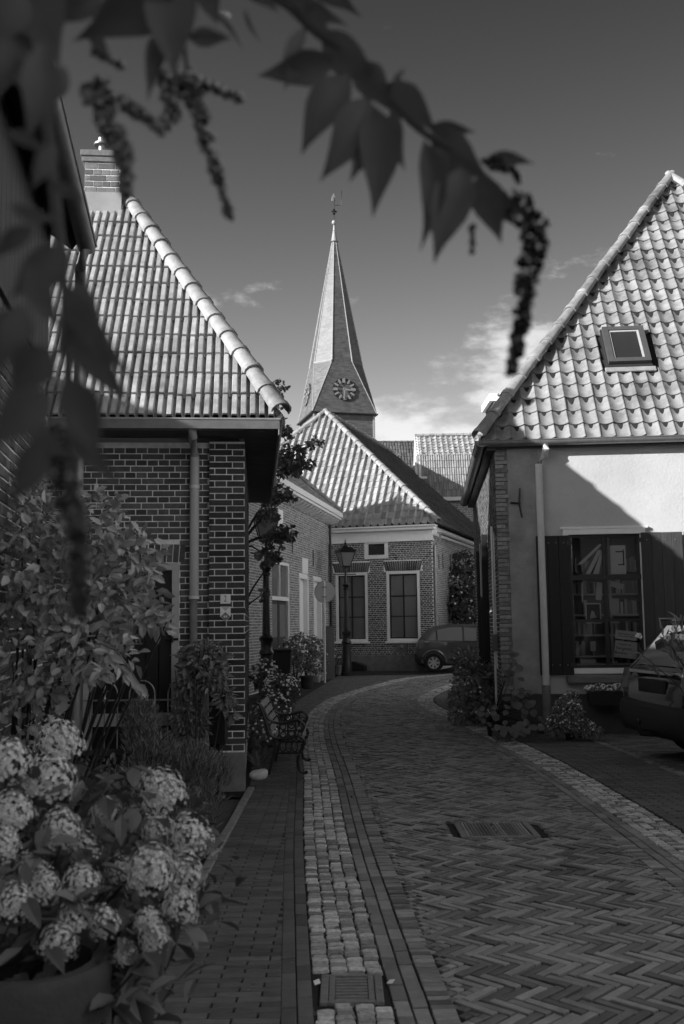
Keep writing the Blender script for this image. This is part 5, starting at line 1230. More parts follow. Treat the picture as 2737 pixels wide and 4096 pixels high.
for sd in (-1, 1):
    sideglass(M, [(.42,.99),(.66,.99),(.66,1.30),(.58,1.22)], car, .84, .61, side=sd); sideglass(M, [(.71,.99),(1.5,.98),(1.5,1.40),(1.1,1.40),(.71,1.33)], car, .845, .62, side=sd); sideglass(M, [(1.56,.98),(2.5,.97),(2.3,1.33),(1.56,1.40)], car, .85, .61, side=sd)
    MB(M).box(.10, .30, sd*.80-.012, sd*.80+.012, .72, 1.02, .006).build('tail_lamp', 'lamp_red', car)
    MB(M).box(1.02, 1.2, sd*.855-.01, sd*.855+.016, .86, .885, .004).build('door_handle', 'car_grey', car)
    MB(M).box(.3, 2.6, sd*.848-.006, sd*.848+.010, .945, .965).build('belt_trim', 'chrome', car)
    MB(M).tube([(.58+.38*cos(pi*k/14), sd*.835, .30+.38*sin(pi*k/14)) for k in range(15)], .045, 8).build('wheel_arch', 'car_grey', car, True)
    for x in (.58, 3.05): wheel(car, M @ Matrix.Translation((x, sd*.76, .30)) @ Matrix.Rotation(sd*pi/2, 4, 'X') @ (Matrix.Identity(4) if sd > 0 else Matrix.Identity(4)), .30, .19, 'alloy')
MB(M).add([(.14,-.5,1.04),(.14,.5,1.04),(.5,.48,1.40),(.5,-.48,1.40)], [(0,1,2,3)]).build('rear_window', 'car_glass', car)
MB(M).box(-.03, .10, -.72, .72, .32, .58, .03).build('bumper', 'car_plastic', car)
# black estate car at the right edge
M = Matrix.Translation((3.42,11.25,0)) @ Matrix.Rotation(R(9), 4, 'Z')
sv = thing('black_car', 'glossy black car at the right edge with its tow bar towards the street', 'car', M.translation)
S2 = [(0,ring(.44,.55,.66,.74,.70,.62)),(.03,ring(.36,.58,.80,.92,.82,.70)),(.09,ring(.33,.6,.98,1.04,.87,.70)),(.18,ring(.3,.6,1.02,1.16,.89,.66)),(.32,ring(.28,.6,1.04,1.34,.90,.64)),(.48,ring(.27,.6,1.04,1.50,.91,.63)),(.62,ring(.26,.6,1.04,1.57,.915,.63)),(1.1,ring(.25,.6,1.03,1.62,.92,.65)),(2.0,ring(.25,.6,1.0,1.62,.92,.65)),(2.7,ring(.25,.6,.98,1.54,.92,.63)),(3.3,ring(.25,.6,.96,1.10,.91,.68)),(4.0,ring(.25,.55,.86,.94,.88,.66)),(4.35,ring(.3,.5,.68,.76,.78,.6)),(4.45,ring(.38,.46,.56,.6,.65,.5))]
loft(M, S2, None).build('body', 'car_black', sv, True)
for sd in (-1, 1):
    sideglass(M, [(.52,1.08),(1.05,1.07),(1.05,1.48),(.74,1.46)], sv, .915, .64, side=sd); sideglass(M, [(1.12,1.07),(2.0,1.05),(2.0,1.50),(1.12,1.49)], sv, .92, .65, side=sd)
    tl = MB(M).add([(-.005,sd*.80,.80),(.02,sd*.60,.80),(.06,sd*.62,1.03),(.075,sd*.83,1.03),(.36,sd*.918,1.02),(.20,sd*.915,.84)], [(0,1,2,3),(0,3,4,5)]).build('tail_lamp', 'lamp_red', sv)
    MB(M).tube([(.55,sd*.80,1.60),(1.6,sd*.78,1.65),(2.4,sd*.78,1.62)], .016, 6).build('roof_rail', 'chrome', sv)
    for x in (.95, 3.55): wheel(sv, M @ Matrix.Translation((x, sd*.80, .34)) @ Matrix.Rotation(sd*pi/2, 4, 'X'), .34, .22, 'alloy', 5)
    MB(M).tube([(.95+.42*cos(pi*k/14), sd*.895, .34+.42*sin(pi*k/14)) for k in range(15)], .045, 8).build('wheel_arch', 'car_plastic', sv, True)
loft(M, [(-.045,[(0,.38),(.60,.38),(.70,.42),(.72,.52),(.68,.60),(0,.62)]),(.0,[(0,.33),(.72,.33),(.83,.38),(.85,.54),(.80,.66),(0,.67)]),(.12,[(0,.30),(.80,.30),(.905,.35),(.915,.55),(.87,.68),(0,.69)]),(.50,[(0,.28),(.84,.28),(.925,.30),(.93,.42),(.90,.5),(0,.5)])], None).build('bumper', 'car_plastic', sv, True)
MB(M).add([(.10,-.56,1.08),(.10,.56,1.08),(.49,.52,1.52),(.49,-.52,1.52)], [(0,1,2,3)]).build('rear_window', 'car_glass', sv)
MB(M).box(-.012, .10, -.52, .52, .985, 1.03, .008).build('trim_strip', 'chrome', sv)
MB(M).box(-.012, .05, -.30, .30, .78, .93, .01).build('plate_recess', 'car_plastic', sv)
MB(M).box(.40, .72, -.56, .56, 1.575, 1.61, .012).build('spoiler', 'car_black', sv)
MB(M).tube([(.3,0,.36),(-.02,0,.33),(-.14,0,.34),(-.17,0,.40),(-.17,0,.45)], [.035,.03,.028,.022,.018], 10).lathe((-.17,0,.44), [(.012,0),(.028,.02),(.03,.035),(.022,.058),(.004,.065)], 12).build('tow_bar', 'iron', sv, True)
MB(M).box(.35, 4.2, -.84, .84, .22, .28).build('underbody', 'car_plastic', sv)
# ================================================================ plants
random.seed(21)
def pot(name, label, x, y, r, h, m, taper=.72, rim=.02, soil=True, cat='pot', group=None):
    o = thing(name, label, cat, (x,y,0), group)
    MB().lathe((x,y,0), [(r*taper*.9,0),(r*taper,.01),(r*.93,h*.80),(r*.95,h*.82),(r+rim,h*.83),(r+rim*1.2,h*.97),(r+rim*.7,h),(r*.9,h),(r*.88,h*.9)], 24, cap=False).build('body', m, o, True)
    MB().lathe((x,y,0), [(.001,h*.90),(r*.89,h*.9)], 20, cap=False).build('soil', 'soil', o)
    return o
# --- leafy shrub against the left wall
sh = thing('leafy_shrub', 'tall arching leafy shrub with oval leaves in front of the left brick wall', 'shrub', (-1.45,5.4,0))
def B(px, py, Y, rx, ry, rz, n): return (P(px,py,Y), (rx,ry,rz), n)
bl = [B(150,2060,5.2,.26,.3,.24,420),B(330,2120,5.0,.26,.3,.22,380),B(480,2230,4.9,.22,.25,.18,300),B(130,2330,4.8,.3,.3,.28,520),B(330,2380,4.7,.28,.3,.25,420),B(520,2420,4.7,.16,.2,.14,200),B(590,2480,4.7,.10,.14,.08,90),B(140,2620,4.6,.25,.3,.25,330),B(330,2560,4.5,.22,.22,.16,170),B(60,1930,5.5,.2,.3,.16,200),B(60,2850,4.6,.22,.25,.2,160),B(440,2640,4.4,.14,.14,.1,40)]
foliage(sh, bl, .062, 'leaf_shrub', asp=.56, shell=.35, droop=.35)
branches(sh, (-1.72,5.45,0), [b[0]+rdir()*.1 for b in bl[:9] for _ in range(3)], .012, 'bark')
tw = MB()
for px0, py0, px1, py1, Y in ((250,2700,650,2420,4.6),(180,2640,520,2540,4.5),(100,2500,620,2300,4.8),(380,2560,560,2740,4.4),(300,2700,432,2690,4.3)):
    a, b = P(px0,py0,Y), P(px1,py1,Y); tw.tube([a, (a+b)/2+Vector((0,0,.05)), b], [.006,.005,.003], 5)
    for k in range(14):
        p = a.lerp(b, random.uniform(.25, 1)); leaf(tw, p, (b-a).normalized()+rdir()*.8+Vector((0,0,-.4)), Vector((0,-.6,.6))+rdir()*.4, .065*random.uniform(.8, 1.2), .036)
tw.build('twig', 'leaf_shrub', sh, kind='stuff')
# --- hydrangea
hy = thing('hydrangea', 'hydrangea with many pale cone shaped flower heads in the lower left corner', 'hydrangea', (-.95,2.95,.3))
def flowerhead(seed, n=240):
    rnd = random.Random(seed); mb = MB()
    for i in range(n):
        t = (i+.5)/n; z = 1-1.55*t; s = sqrt(max(0, 1-z*z)); a = i*2.39996+rnd.uniform(-.25, .25); d = Vector((s*cos(a), s*sin(a), z)); r = rnd.uniform(.70, 1.16)
        p = Vector((d.x*r, d.y*r, d.z*r*1.05)); u = d.orthogonal().normalized(); v = d.cross(u); q = rnd.uniform(.10, .17); th = rnd.uniform(0, pi)
        for k in range(4):
            b = th+k*pi/2; e1 = u*cos(b)+v*sin(b); e2 = u*cos(b+.75)+v*sin(b+.75); e3 = u*cos(b-.75)+v*sin(b-.75)
            mb.add([p, p+e3*q*.6+d*q*.18, p+e1*q+d*q*rnd.uniform(-.1, .35), p+e2*q*.6+d*q*.18], [(0,1,2,3)])
    return mesh(mb.v, mb.f, 'floret', name='flower_head')
FH = [flowerhead(s) for s in range(4)]
heads = [(250,2975,3.1,.105),(205,3130,2.9,.115),(30,3060,2.8,.10),(655,3180,3.15,.108),(420,3270,3.1,.075),(250,3330,2.75,.085),(340,3400,2.8,.08),(640,3340,3.05,.085),(760,3360,3.0,.105),(600,3500,2.8,.11),(330,3540,2.65,.09),(740,3510,2.9,.085),(720,3640,2.75,.085),(590,3690,2.65,.06),(235,3780,2.55,.085),(130,3480,2.7,.07),(180,3560,2.6,.07),(480,3480,2.9,.07),(620,3760,2.6,.06),(10,3390,2.6,.07),(500,3820,2.6,.05),(90,3160,3.1,.08),(690,3440,3.0,.08),(840,3390,3.05,.06),(60,3260,2.7,.08),(300,3680,2.6,.07),(420,3700,2.6,.06),(60,3620,2.5,.07)]
stem_tips = []
for i, (px, py, Y, r) in enumerate(heads):
    r *= random.uniform(.54, .68)
    p = P(px, py, Y); M = Matrix.Translation(p) @ Matrix.Rotation(random.uniform(-.6, .3), 4, 'Y') @ Matrix.Rotation(random.uniform(0, 6), 4, 'Z') @ Matrix.Diagonal((r*.92, r*.92, r*random.uniform(.92, 1.2), 1))
    link('flower_head', FH[i % 4], hy, M); stem_tips.append(p-Vector((0,0,r*.5)))
branches(hy, (-.98,2.75,.32), stem_tips, .008, 'stem', n=6)
hl = MB()
for p in stem_tips:
    for k in range(14):
        d = rdir(); d.z *= .4; q = p+Vector((0,0,-.06))+rdir()*.11; leaf(hl, q, d-Vector((0,0,.2)), Vector((0,0,1))+rdir()*.4, random.uniform(.06, .10), random.uniform(.034, .05))
for k in range(330):
    q = P(random.uniform(-60,620), random.uniform(3050,3850), random.uniform(2.75,3.3)); d = rdir(); d.z *= .4; leaf(hl, q, d-Vector((0,0,.3)), Vector((0,0,1))+rdir()*.5, random.uniform(.06, .10), random.uniform(.034, .05))
hl.build('foliage', 'leaf_dark', hy, kind='stuff')
p = G(90,4400); pp = P(125,3840,2.55)
pot('plant_pot', 'large ribbed terracotta pot holding the hydrangea', pp.x, 2.55, .165, pp.z, 'terra', .74, .025)
pot('plant_pot', 'second tall tapering pot tucked behind the hydrangea pot', P(490,3900,2.95).x, 2.95, .10, P(490,3760,2.95).z, 'pot_dark', .6, .012)
x_ = P(490,3900,2.95).x
hs2 = thing('hosta', 'small striped leaf plant drooping between the two foreground pots', 'plant', (P(420,3900,2.7).x,2.7,0))
mb = MB()
for k in range(16):
    b = P(430,3960,2.75)+rdir()*.02; d = Vector((random.uniform(-.3,1), random.uniform(-.6,.3), random.uniform(-.2,.6))); leaf(mb, b, d, Vector((0,-.5,1)), random.uniform(.1,.17), .045, bend=.5)
mb.tube([P(430,3960,2.75), (P(430,3960,2.75).x,2.75,0)], .012, 6); mb.build('foliage', 'leaf_mid', hs2, kind='stuff')
# --- feathery shrub before the gate
def feathery(o, blobs, m, size=.05):
    mb = MB()
    for c, rr, n in blobs:
        for i in range(n):
            d = rdir()*random.uniform(.2, 1)**.5; p = Vector(c)+Vector((d.x*rr[0], d.y*rr[1], d.z*rr[2])); dr = Vector((d.x*.6, d.y*.6, .9))+rdir()*.6; dr.normalize(); s = size*random.uniform(.6, 1.3)
            leaf(mb, p, dr, rdir(), s, s*.13, .02, .1)
    return mb.build('foliage', m, o, kind='stuff')
lv = thing('feathery_shrub', 'soft feathery needle leaved shrub growing before the iron gate', 'shrub', (-1.75,7.9,0))
feathery(lv, [B(560,2900,7.9,.16,.2,.2,1700),B(600,3060,7.8,.24,.24,.28,2200),B(760,3080,7.9,.22,.22,.22,1900),B(860,3090,8.2,.14,.16,.16,900),B(700,3250,7.4,.24,.22,.2,1200),B(480,3200,7.4,.22,.2,.2,1000),B(820,3230,7.8,.14,.16,.2,800)], 'lavender', .055)
branches(lv, (-1.75,7.8,0), [B(px,py,7.85,0,0,0,0)[0] for px, py in ((560,2840),(600,2950),(700,3010),(760,3000),(850,3050),(500,3050),(660,2900))], .0028)
ug = thing('ground_cover', None, None, (-1.6,6.5,0), kind='stuff')
foliage(ug, [B(420,3150,6.6,.3,.3,.2,500),B(300,3250,6.0,.3,.3,.2,400),B(560,3330,6.4,.3,.25,.14,380),B(760,3330,7.0,.18,.2,.1,240),(Vector((-1.5,5.2,.12)),(.4,.8,.16),600),(Vector((-1.25,4.2,.1)),(.22,.6,.14),400),(Vector((-1.9,7.2,.15)),(.5,.6,.2),450)], .05, 'leaf_dark', asp=.45, shell=.2)
bs = thing('garden_bowl', 'dark shallow garden bowl standing on a stem before the gate', 'bowl', (P(420,3010,7.6).x,7.6,0)); q = P(420,3015,7.6)
MB().lathe((q.x,7.6,0), [(.12,0),(.11,.03),(.03,.06),(.03,q.z-.10),(.10,q.z-.07),(.20,q.z),(.21,q.z+.012),(.19,q.z+.01),(.08,q.z-.05)], 22).build('bowl', 'pot_dark', bs, True)
# --- climber on the pier and gate
cl_ = thing('climbing_shrub', 'bushy climber with pointed leaves between the dark door and the pier', 'shrub', (-1.25,9.3,0))
foliage(cl_, [B(810,2630,9.4,.22,.14,.16,420),B(770,2720,9.4,.14,.1,.16,240),B(850,2700,9.35,.14,.12,.16,240),B(740,2850,9.4,.12,.08,.18,200),B(770,2900,9.4,.16,.08,.22,300),B(740,3020,9.4,.18,.08,.2,260),B(900,2790,9.3,.07,.06,.12,90),B(920,2850,9.3,.05,.05,.08,50)], .085, 'leaf_mid', asp=.42, shell=.3, droop=.6)
branches(cl_, (-1.3,9.32,0), [P(px,py,9.3) for px, py in ((800,2600),(700,2680),(900,2720),(740,2800),(680,2900),(820,2560))], .012, 'bark')
# --- strap leaves and weeds at the pier foot
def straps(name, label, c, n, L, w, m='leaf_mid', spread=.5):
    o = thing(name, label, 'plant', c); mb = MB()
    for i in range(n):
        a = random.uniform(0, 2*pi); d = Vector((cos(a)*spread, sin(a)*spread, 1)).normalized(); l = L*random.uniform(.6, 1.1); s = Vector((-sin(a), cos(a), 0)); pts = []
        for k in range(5): t = k/4; pts.append(Vector(c)+Vector((cos(a), sin(a), 0))*.015+d*l*t+Vector((cos(a)*.5, sin(a)*.5, -.5))*l*t*t*.55)
        b = len(mb.v)
        for k, p in enumerate(pts): ww = w*(1, 1, .85, .55, .05)[k]; mb.v += [p-s*ww, p+Vector((0,0,-ww*.3)), p+s*ww]
        for k in range(4): mb.f += [(b+3*k, b+3*k+1, b+3*k+4, b+3*k+3), (b+3*k+1, b+3*k+2, b+3*k+5, b+3*k+4)]
    mb.build('foliage', m, o, kind='stuff'); return o
p = G(1035,3080); straps('strap_leaf_plant', 'tuft of long strap leaves behind the pale stone', (p.x,p.y,0), 26, .34, .012)
p = G(900,3200); straps('weed_tuft', 'small grassy weeds at the foot of the brick pier', (p.x+.0,p.y-.05,0), 30, .12, .005, 'leaf_mid', .8)
p = G(1190,3010); straps('weed_tuft', 'low weeds under the front of the bench', (p.x,p.y,0), 30, .09, .008, 'leaf_mid', 1.2)
# --- flowering bushes behind the bench
def bush(name, label, blobs, size, m, base, flowers=0, fm='flower', asp=.5, shell=.35, fs=.02):
    o = thing(name, label, 'shrub', base); foliage(o, blobs, size, m, asp=asp, shell=shell); branches(o, base, [b[0]+rdir()*.08 for b in blobs for _ in range(3)], .010, 'bark')
    if flowers:
        mb = MB(); tot = sum(b[2] for b in blobs)
        for c, rr, n in blobs:
            for i in range(int(flowers*n/tot)):
                d = rdir()*random.uniform(.85, 1.1); 
                if d.z < -.3: d.z = -d.z
                p = Vector(c)+Vector((d.x*rr[0], d.y*rr[1], d.z*rr[2])); nn = (d.normalized()+Vector((0,-.5,.4))).normalized(); u = nn.orthogonal().normalized(); v = nn.cross(u); s = fs*random.uniform(.6, 1.2)
                mb.add([p+nn*s*.2]+[p+u*cos(2*pi*k/5)*s+v*sin(2*pi*k/5)*s for k in range(5)], [(0,k+1,(k+1) % 5+1) for k in range(5)])
        mb.build('flowers', fm, o, kind='stuff')
    return o
bush('flowering_bush', 'white flecked bush behind the bench at the corner house wall', [B(1060,2700,14.2,.2,.3,.22,620),B(1120,2760,13.6,.26,.3,.22,620),B(1090,2850,13.0,.26,.35,.24,520),B(1160,2740,14.6,.12,.2,.14,220),B(1050,2940,12.4,.2,.3,.2,300)], .055, 'leaf_dark', (-.95,13.2,0), 420, fs=.020)
# --- potted plants along the pale house
row = [(1228,2752,.17,.30,'terra',[(1215,2640,.26,.32,700),(1250,2600,.16,.2,260)],'tall mid grey pot with a flowering bush, first of the pots by the pale house'),
       (1268,2730,.11,.20,'pot_white',[(1262,2665,.18,.2,300)],'small white pot second in the row by the pale house'),
       (1288,2722,.12,.22,'pot_white',[(1290,2640,.18,.25,330)],'white pot with a dark hollow third in the row'),
       (1306,2714,.14,.26,'pot_white',[(1306,2620,.2,.22,330)],'white tub fourth in the row by the lamp post'),
       (1328,2705,.15,.32,'pot_dark',[(1322,2600,.16,.22,260)],'dark upright pot behind the white tub'),
       (1350,2700,.14,.30,'pot_grey',[(1352,2636,.22,.12,300)],'grey pot with spreading leaves beside the lamp post')]
for i, (px, py, r, h, m, fl, lab) in enumerate(row):
    p = G(px, py); pot('plant_pot', lab, p.x, p.y, r, h, m, .8, .015, group='pots along the pale brick house')
    o = bush('potted_plant', 'leafy plant growing from the '+lab.split(',')[0].replace('small ', '').split(' with')[0], [(P(a,b,p.y), (rx,rx,rz), n) for a, b, rx, rz, n in fl], .07, 'leaf_mid', (p.x,p.y,h*.9), 40 if i < 2 else 18, fs=.03)
bush('flowering_bush', 'mixed flowers below the glazed door of the pale house', [B(1170,2610,24.5,.35,.3,.35,700),B(1195,2580,25.5,.3,.3,.3,420),B(1250,2590,27.0,.3,.25,.3,420)], .09, 'leaf_mid', (P(1180,2700,24.8).x,24.8,0), 140, fs=.035)
hb_ = thing('hanging_basket', 'dark hanging planter on the pale wall by the second white door', 'planter', P(1222,2600,27.2)); q = P(1222,2590,27.2)
MB().lathe(q, [(.05,-.22),(.16,-.1),(.19,0),(.17,.0)], 16).tube([q+Vector((0,0,-.2)), (q.x,q.y,0)], .02, 6).build('basket', 'pot_dark', hb_, True)
# --- tree leaning out behind the corner house
tr = thing('street_tree', 'slender dark leaved tree leaning over the street behind the corner house', 'tree', (-2.0,18.2,0))
tp = [(-2.0,18.2,0),(-1.98,18.15,1.6),(-1.9,18.1,3.0),(-1.75,18.0,4.4),(-1.55,17.9,4.9),(-1.4,17.8,5.4),(-1.3,17.75,5.7)]
MB().tube(tp, [.10,.09,.08,.065,.05,.03,.012], 8).build('trunk', 'bark', tr, True)
TB = []
def tb(px, py, Y, rx, ry, rz, n): TB.append((P(px,py,Y), (rx,ry,rz), n))
for a in ((1100,1560,17.8,.16,.3,.16,150),(1085,1640,17.8,.2,.3,.22,260),(1120,1720,17.7,.26,.3,.22,340),(1100,1820,17.7,.22,.3,.2,240),(1180,1810,17.6,.3,.3,.18,320),(1250,1770,17.4,.18,.2,.10,130),(1140,1880,17.6,.3,.3,.2,380),(1200,1860,17.6,.3,.3,.14,240),(1095,1970,17.6,.26,.3,.2,280),(1150,1990,17.5,.22,.3,.12,160),(1080,2060,17.6,.22,.3,.22,260),(1110,2150,17.5,.25,.3,.2,320),(1160,2140,17.4,.22,.2,.14,180),(1065,2220,17.6,.2,.3,.16,200),(1090,2240,17.5,.2,.2,.1,120),(1040,1900,18,.4,.4,.5,300),(1060,2370,17.7,.08,.1,.14,60),(1130,1540,17.7,.08,.1,.12,40)): tb(*a)
foliage(tr, [(c, r, int(n*.75)) for c, r, n in TB], .085, 'leaf_tree', asp=.7, shell=.05, droop=.2, name='crown', clump=6)
mb = MB()
for c_, rr, n in TB:
    t = min(tp, key=lambda q: abs(q[2]-(c_.z-.5))); b = Vector(t); mb.tube([b, (b+c_)/2+Vector((0,0,.08)), c_], [.025,.018,.006], 5)
mb.build('limb', 'bark', tr, True)
# --- right hand corner plants
bush('climbing_bush', 'tall leafy bush climbing at the left corner of the bookshop house', [B(1865,2640,16.4,.22,.3,.2,300),B(1880,2720,16.2,.28,.3,.25,520),B(1850,2800,15.9,.22,.3,.24,420),B(1910,2780,15.9,.22,.3,.24,420),B(1870,2860,15.6,.26,.3,.16,380),B(1935,2700,16.4,.14,.2,.2,180)], .085, 'leaf_mid', (P(1880,2800,16.0).x,16.0,0), 60, fs=.02)
p = G(1985,2945); pot('plant_pot', 'dark pot with large leaves at the corner of the bookshop house', p.x, p.y, .15, .30, 'pot_dark', .75, .018)
bg_ = thing('large_leaf_plant', 'large heart shaped leaves spilling from the dark corner pot', 'plant', (p.x,p.y,.28)); lm = []
for v in range(3):
    mb = MB(); n = 9; pts = [(0,0,0)]
    out = [(0,.0),(.35,.12),(.5,.38),(.42,.7),(.0,1.05),(-.42,.7),(-.5,.38),(-.35,.12)]
    mb.add([(0,.42,.0)]+[(x, y, .08*abs(x)-.12*y*y) for x, y in out], [(0,i+1,(i+1) % 8+1) for i in range(8)]); lm.append(mesh(mb.v, mb.f, 'leaf_big', True, 'leaf'))
stems = []
for i in range(80):
    px, py, Y = random.choice(((2060,2700,13.9),(2090,2780,13.7),(2050,2820,13.7),(2100,2860,13.5),(2130,2890,13.4),(2050,2900,13.4),(1995,2930,13.5),(1965,2870,13.8),(2090,2920,13.3),(1950,2850,13.8),(2060,2640,14.0)))
    q = P(px+random.uniform(-38,38), py+random.uniform(-36,30), Y+random.uniform(-.1,.1)); q.z = max(q.z, .08); s = random.uniform(.07, .13)
    d = Vector((random.uniform(-.7,.7), random.uniform(-1,-.1), random.uniform(-1,-.2))).normalized(); nn = (Vector((0,-.7,.7))+rdir()*.4).normalized(); x = d.cross(nn).normalized(); nn = x.cross(d)
    link('leaf', lm[i % 3], bg_, Matrix(((x.x*s,d.x*s,nn.x*s,q.x),(x.y*s,d.y*s,nn.y*s,q.y),(x.z*s,d.z*s,nn.z*s,q.z),(0,0,0,1)))); stems.append(q)
branches(bg_, (p.x,p.y,.26), stems[::2], .007, 'stem')
bush('low_bush', 'rounded small leaved bush against the plinth below the black shutter', [B(2270,2850,13.55,.2,.2,.2,900),B(2230,2900,13.5,.2,.2,.14,700),B(2320,2910,13.5,.22,.2,.12,700),B(2280,2800,13.7,.12,.12,.12,300),B(2370,2925,13.4,.14,.12,.06,200)], .042, 'leaf_mid', (P(2275,2900,13.6).x,13.6,0), 160, fs=.014)
# window box with white flowers
x0, zt_ = FRt.pix(2352,2768,-.3); x1 = wx1+.05; zbx = FRt.pix(2380,2822,-.3)[1]
wbx = thing('window_box', 'dark trough of small white flowers hanging under the shop window', 'planter', FRt.w((x0+x1)/2,-.2,zbx))
MB(FRt).add([(x, y, z) for z, e in ((zbx,.03),(zt_,0)) for x, y in ((x0+e,-.32+e),(x1-e,-.32+e),(x1-e,-.13-e*.3),(x0+e,-.13-e*.3))], [(3,2,1,0),(0,1,5,4),(1,2,6,5),(2,3,7,6),(3,0,4,7)]).build('trough', 'pot_dark', wbx); MB(FRt).box(x0+.02, x1-.02, -.30, -.145, zt_-.06, zt_-.03).build('soil', 'soil', wbx)
fl = thing('white_flowers', 'low mass of white blossoms in the trough under the shop window', 'flowers', FRt.w((x0+x1)/2,-.22,zt_))
bb = [(FRt.w(x0+.05+(x1-x0-.1)*k/7, -.23, zt_+.03+.02*(k % 2)), (.09,.08,.06), 110) for k in range(8)]
foliage(fl, bb, .03, 'leaf_mid', shell=.3)
mb = MB()
for c_, rr, n in bb:
    for i in range(46):
        d = rdir(); d.z = abs(d.z); q = c_+Vector((d.x*rr[0], d.y*rr[1], d.z*rr[2]))*1.05; nn = (d+Vector((0,-.4,.3))).normalized(); u = nn.orthogonal().normalized(); v = nn.cross(u); s = random.uniform(.010, .018)
        mb.add([q+nn*s*.2]+[q+u*cos(2*pi*k/5)*s+v*sin(2*pi*k/5)*s for k in range(5)], [(0,k+1,(k+1) % 5+1) for k in range(5)])
mb.build('blossoms', 'flower', fl, kind='stuff')
# --- shrub beside the house at the bend
bush('garden_tree', 'bushy small tree against the side wall behind the grey hatchback', [B(1830,2330,35.5,.7,.6,.6,900),B(1800,2420,35.5,.7,.6,.6,900),B(1870,2420,35,.7,.6,.7,900),B(1850,2250,36,.45,.4,.45,350),B(1880,2520,34.5,.7,.6,.6,700),B(1890,2600,34,.5,.5,.5,500)], .15, 'leaf_dark', (P(1860,2500,35.5).x,35.5,0), 90, fs=.05)
# --- oleander by the black car
ol = thing('oleander', 'oleander sprays with narrow leaves and white blossoms reaching over the black car', 'shrub', (3.15,8.9,0))
mb = MB(); fl_ = MB(); sm_ = MB(); basep = Vector((3.2,8.9,.5))
for px, py in ((2560,2610),(2640,2520),(2700,2520),(2720,2480),(2690,2590),(2730,2570)):
    t = P(px, py, 8.9+random.uniform(-.15,.15)); sm_.tube([basep, (basep+t)/2+Vector((.05,0,.1)), t], [.008,.006,.003], 5)
    for k in range(11):
        q = basep.lerp(t, random.uniform(.7, 1.0)); leaf(mb, q, (t-basep).normalized()+rdir()*.7, Vector((0,-.5,1))+rdir()*.3, random.uniform(.10, .15), .020)
for px, py in ((2555,2545),(2700,2515),(2715,2545),(2730,2550),(2670,2550)):
    c_ = P(px, py, 8.8)
    for i in range(16):
        q = c_+rdir()*.025; nn = rdir(); u = nn.orthogonal().normalized(); v = nn.cross(u); s = .012; fl_.add([q]+[q+u*cos(2*pi*k/5)*s+v*sin(2*pi*k/5)*s for k in range(5)], [(0,k+1,(k+1) % 5+1) for k in range(5)])
sm_.tube([(3.2,8.9,0),basep], .02, 6); sm_.build('stem', 'bark', ol, True); mb.build('foliage', 'leaf_mid', ol, kind='stuff'); fl_.build('blossoms', 'flower', ol, kind='stuff')

# --- weeds in the joints and fallen leaves
mb = MB()
for i in range(420):
    path = random.choice((LP, LP, RP)); d = random.uniform(2.5, 24); o = random.choice((0, CW, CW*.25, CW*.5, CW*.75, CW+BW)) if path is LP else random.choice((0, CW, CW*.5, CW*.75, -BW))
    x, y, a = path.at(d, o+random.uniform(-.006, .006))
    if DRN[0]-.02 < x < DRN[1]+.02 and DRN[2]-.02 < y < DRN[3]+.02: continue
    for k in range(random.randint(2, 5)):
        leaf(mb, Vector((x, y, -.006)), Vector((random.uniform(-1,1), random.uniform(-1,1), random.uniform(.3,1.2))), rdir(), random.uniform(.012, .032), random.uniform(.004, .009))
mb.build('joint_weeds', 'leaf_mid', None, kind='stuff')
mb = MB()
for i in range(90):
    x, y, a = LP.at(random.uniform(2.6, 20), random.uniform(-.7, 2.2)**1.0 if random.random() < .4 else random.uniform(-.3, .6)); leaf(mb, Vector((x, y, .008)), Vector((random.uniform(-1,1), random.uniform(-1,1), .05)), Vector((0,0,1)), random.uniform(.02, .045), random.uniform(.012, .02), .1, .05)
mb.build('leaf_litter', 'leaf_big', None, kind='stuff')
# ================================================================ vine hanging into the picture from the near left
random.seed(5)
K = 2737/1568.0
def D(x, y, Y): return P(x*K, y*K, Y)
vi = thing('climbing_vine', 'dark vine with pointed leaves and berry spikes hanging across the top left foreground', 'vine', (-.80,.95,2.6))
def stem(pts, r0, r1, name='stem'):
    q = catmull([tuple(D(x, y, Y)) for x, y, Y in pts], 6); n = len(q)
    MB().tube([(p.x, p.y, p.z) for p in q], [r0+(r1-r0)*i/(n-1) for i in range(n)], 7).build(name, 'stem', vi, True)
wallp = FL.w(-5.3,-.02,3.1)
stem([(480,-60,1.0),(640,0,1.0),(720,70,1.0),(800,130,1.0),(880,215,1.0),(960,295,1.0),(1050,355,1.0),(1130,420,1.0),(1185,480,1.0)], .0055, .003)
stem([(-200,-200,.95),(0,-60,.95),(200,-60,.95),(480,-60,1.0)], .008, .0055)
stem([(0,-60,.95),(80,120,.9),(120,400,.85),(150,700,.8),(160,1000,.8),(170,1250,.85)], .007, .003)
stem([(300,-40,.95),(400,20,.97),(430,170,1.0)], .004, .002)
MB().tube([FL.w(-5.0,-.02,2.9), D(-200,-200,.95)], [.012,.008], 7).tube([FL.w(-5.0,-.03,0), FL.w(-5.0,-.03,1.5), FL.w(-5.0,-.02,2.9)], [.02,.016,.012], 7).build('stem', 'stem', vi, True)
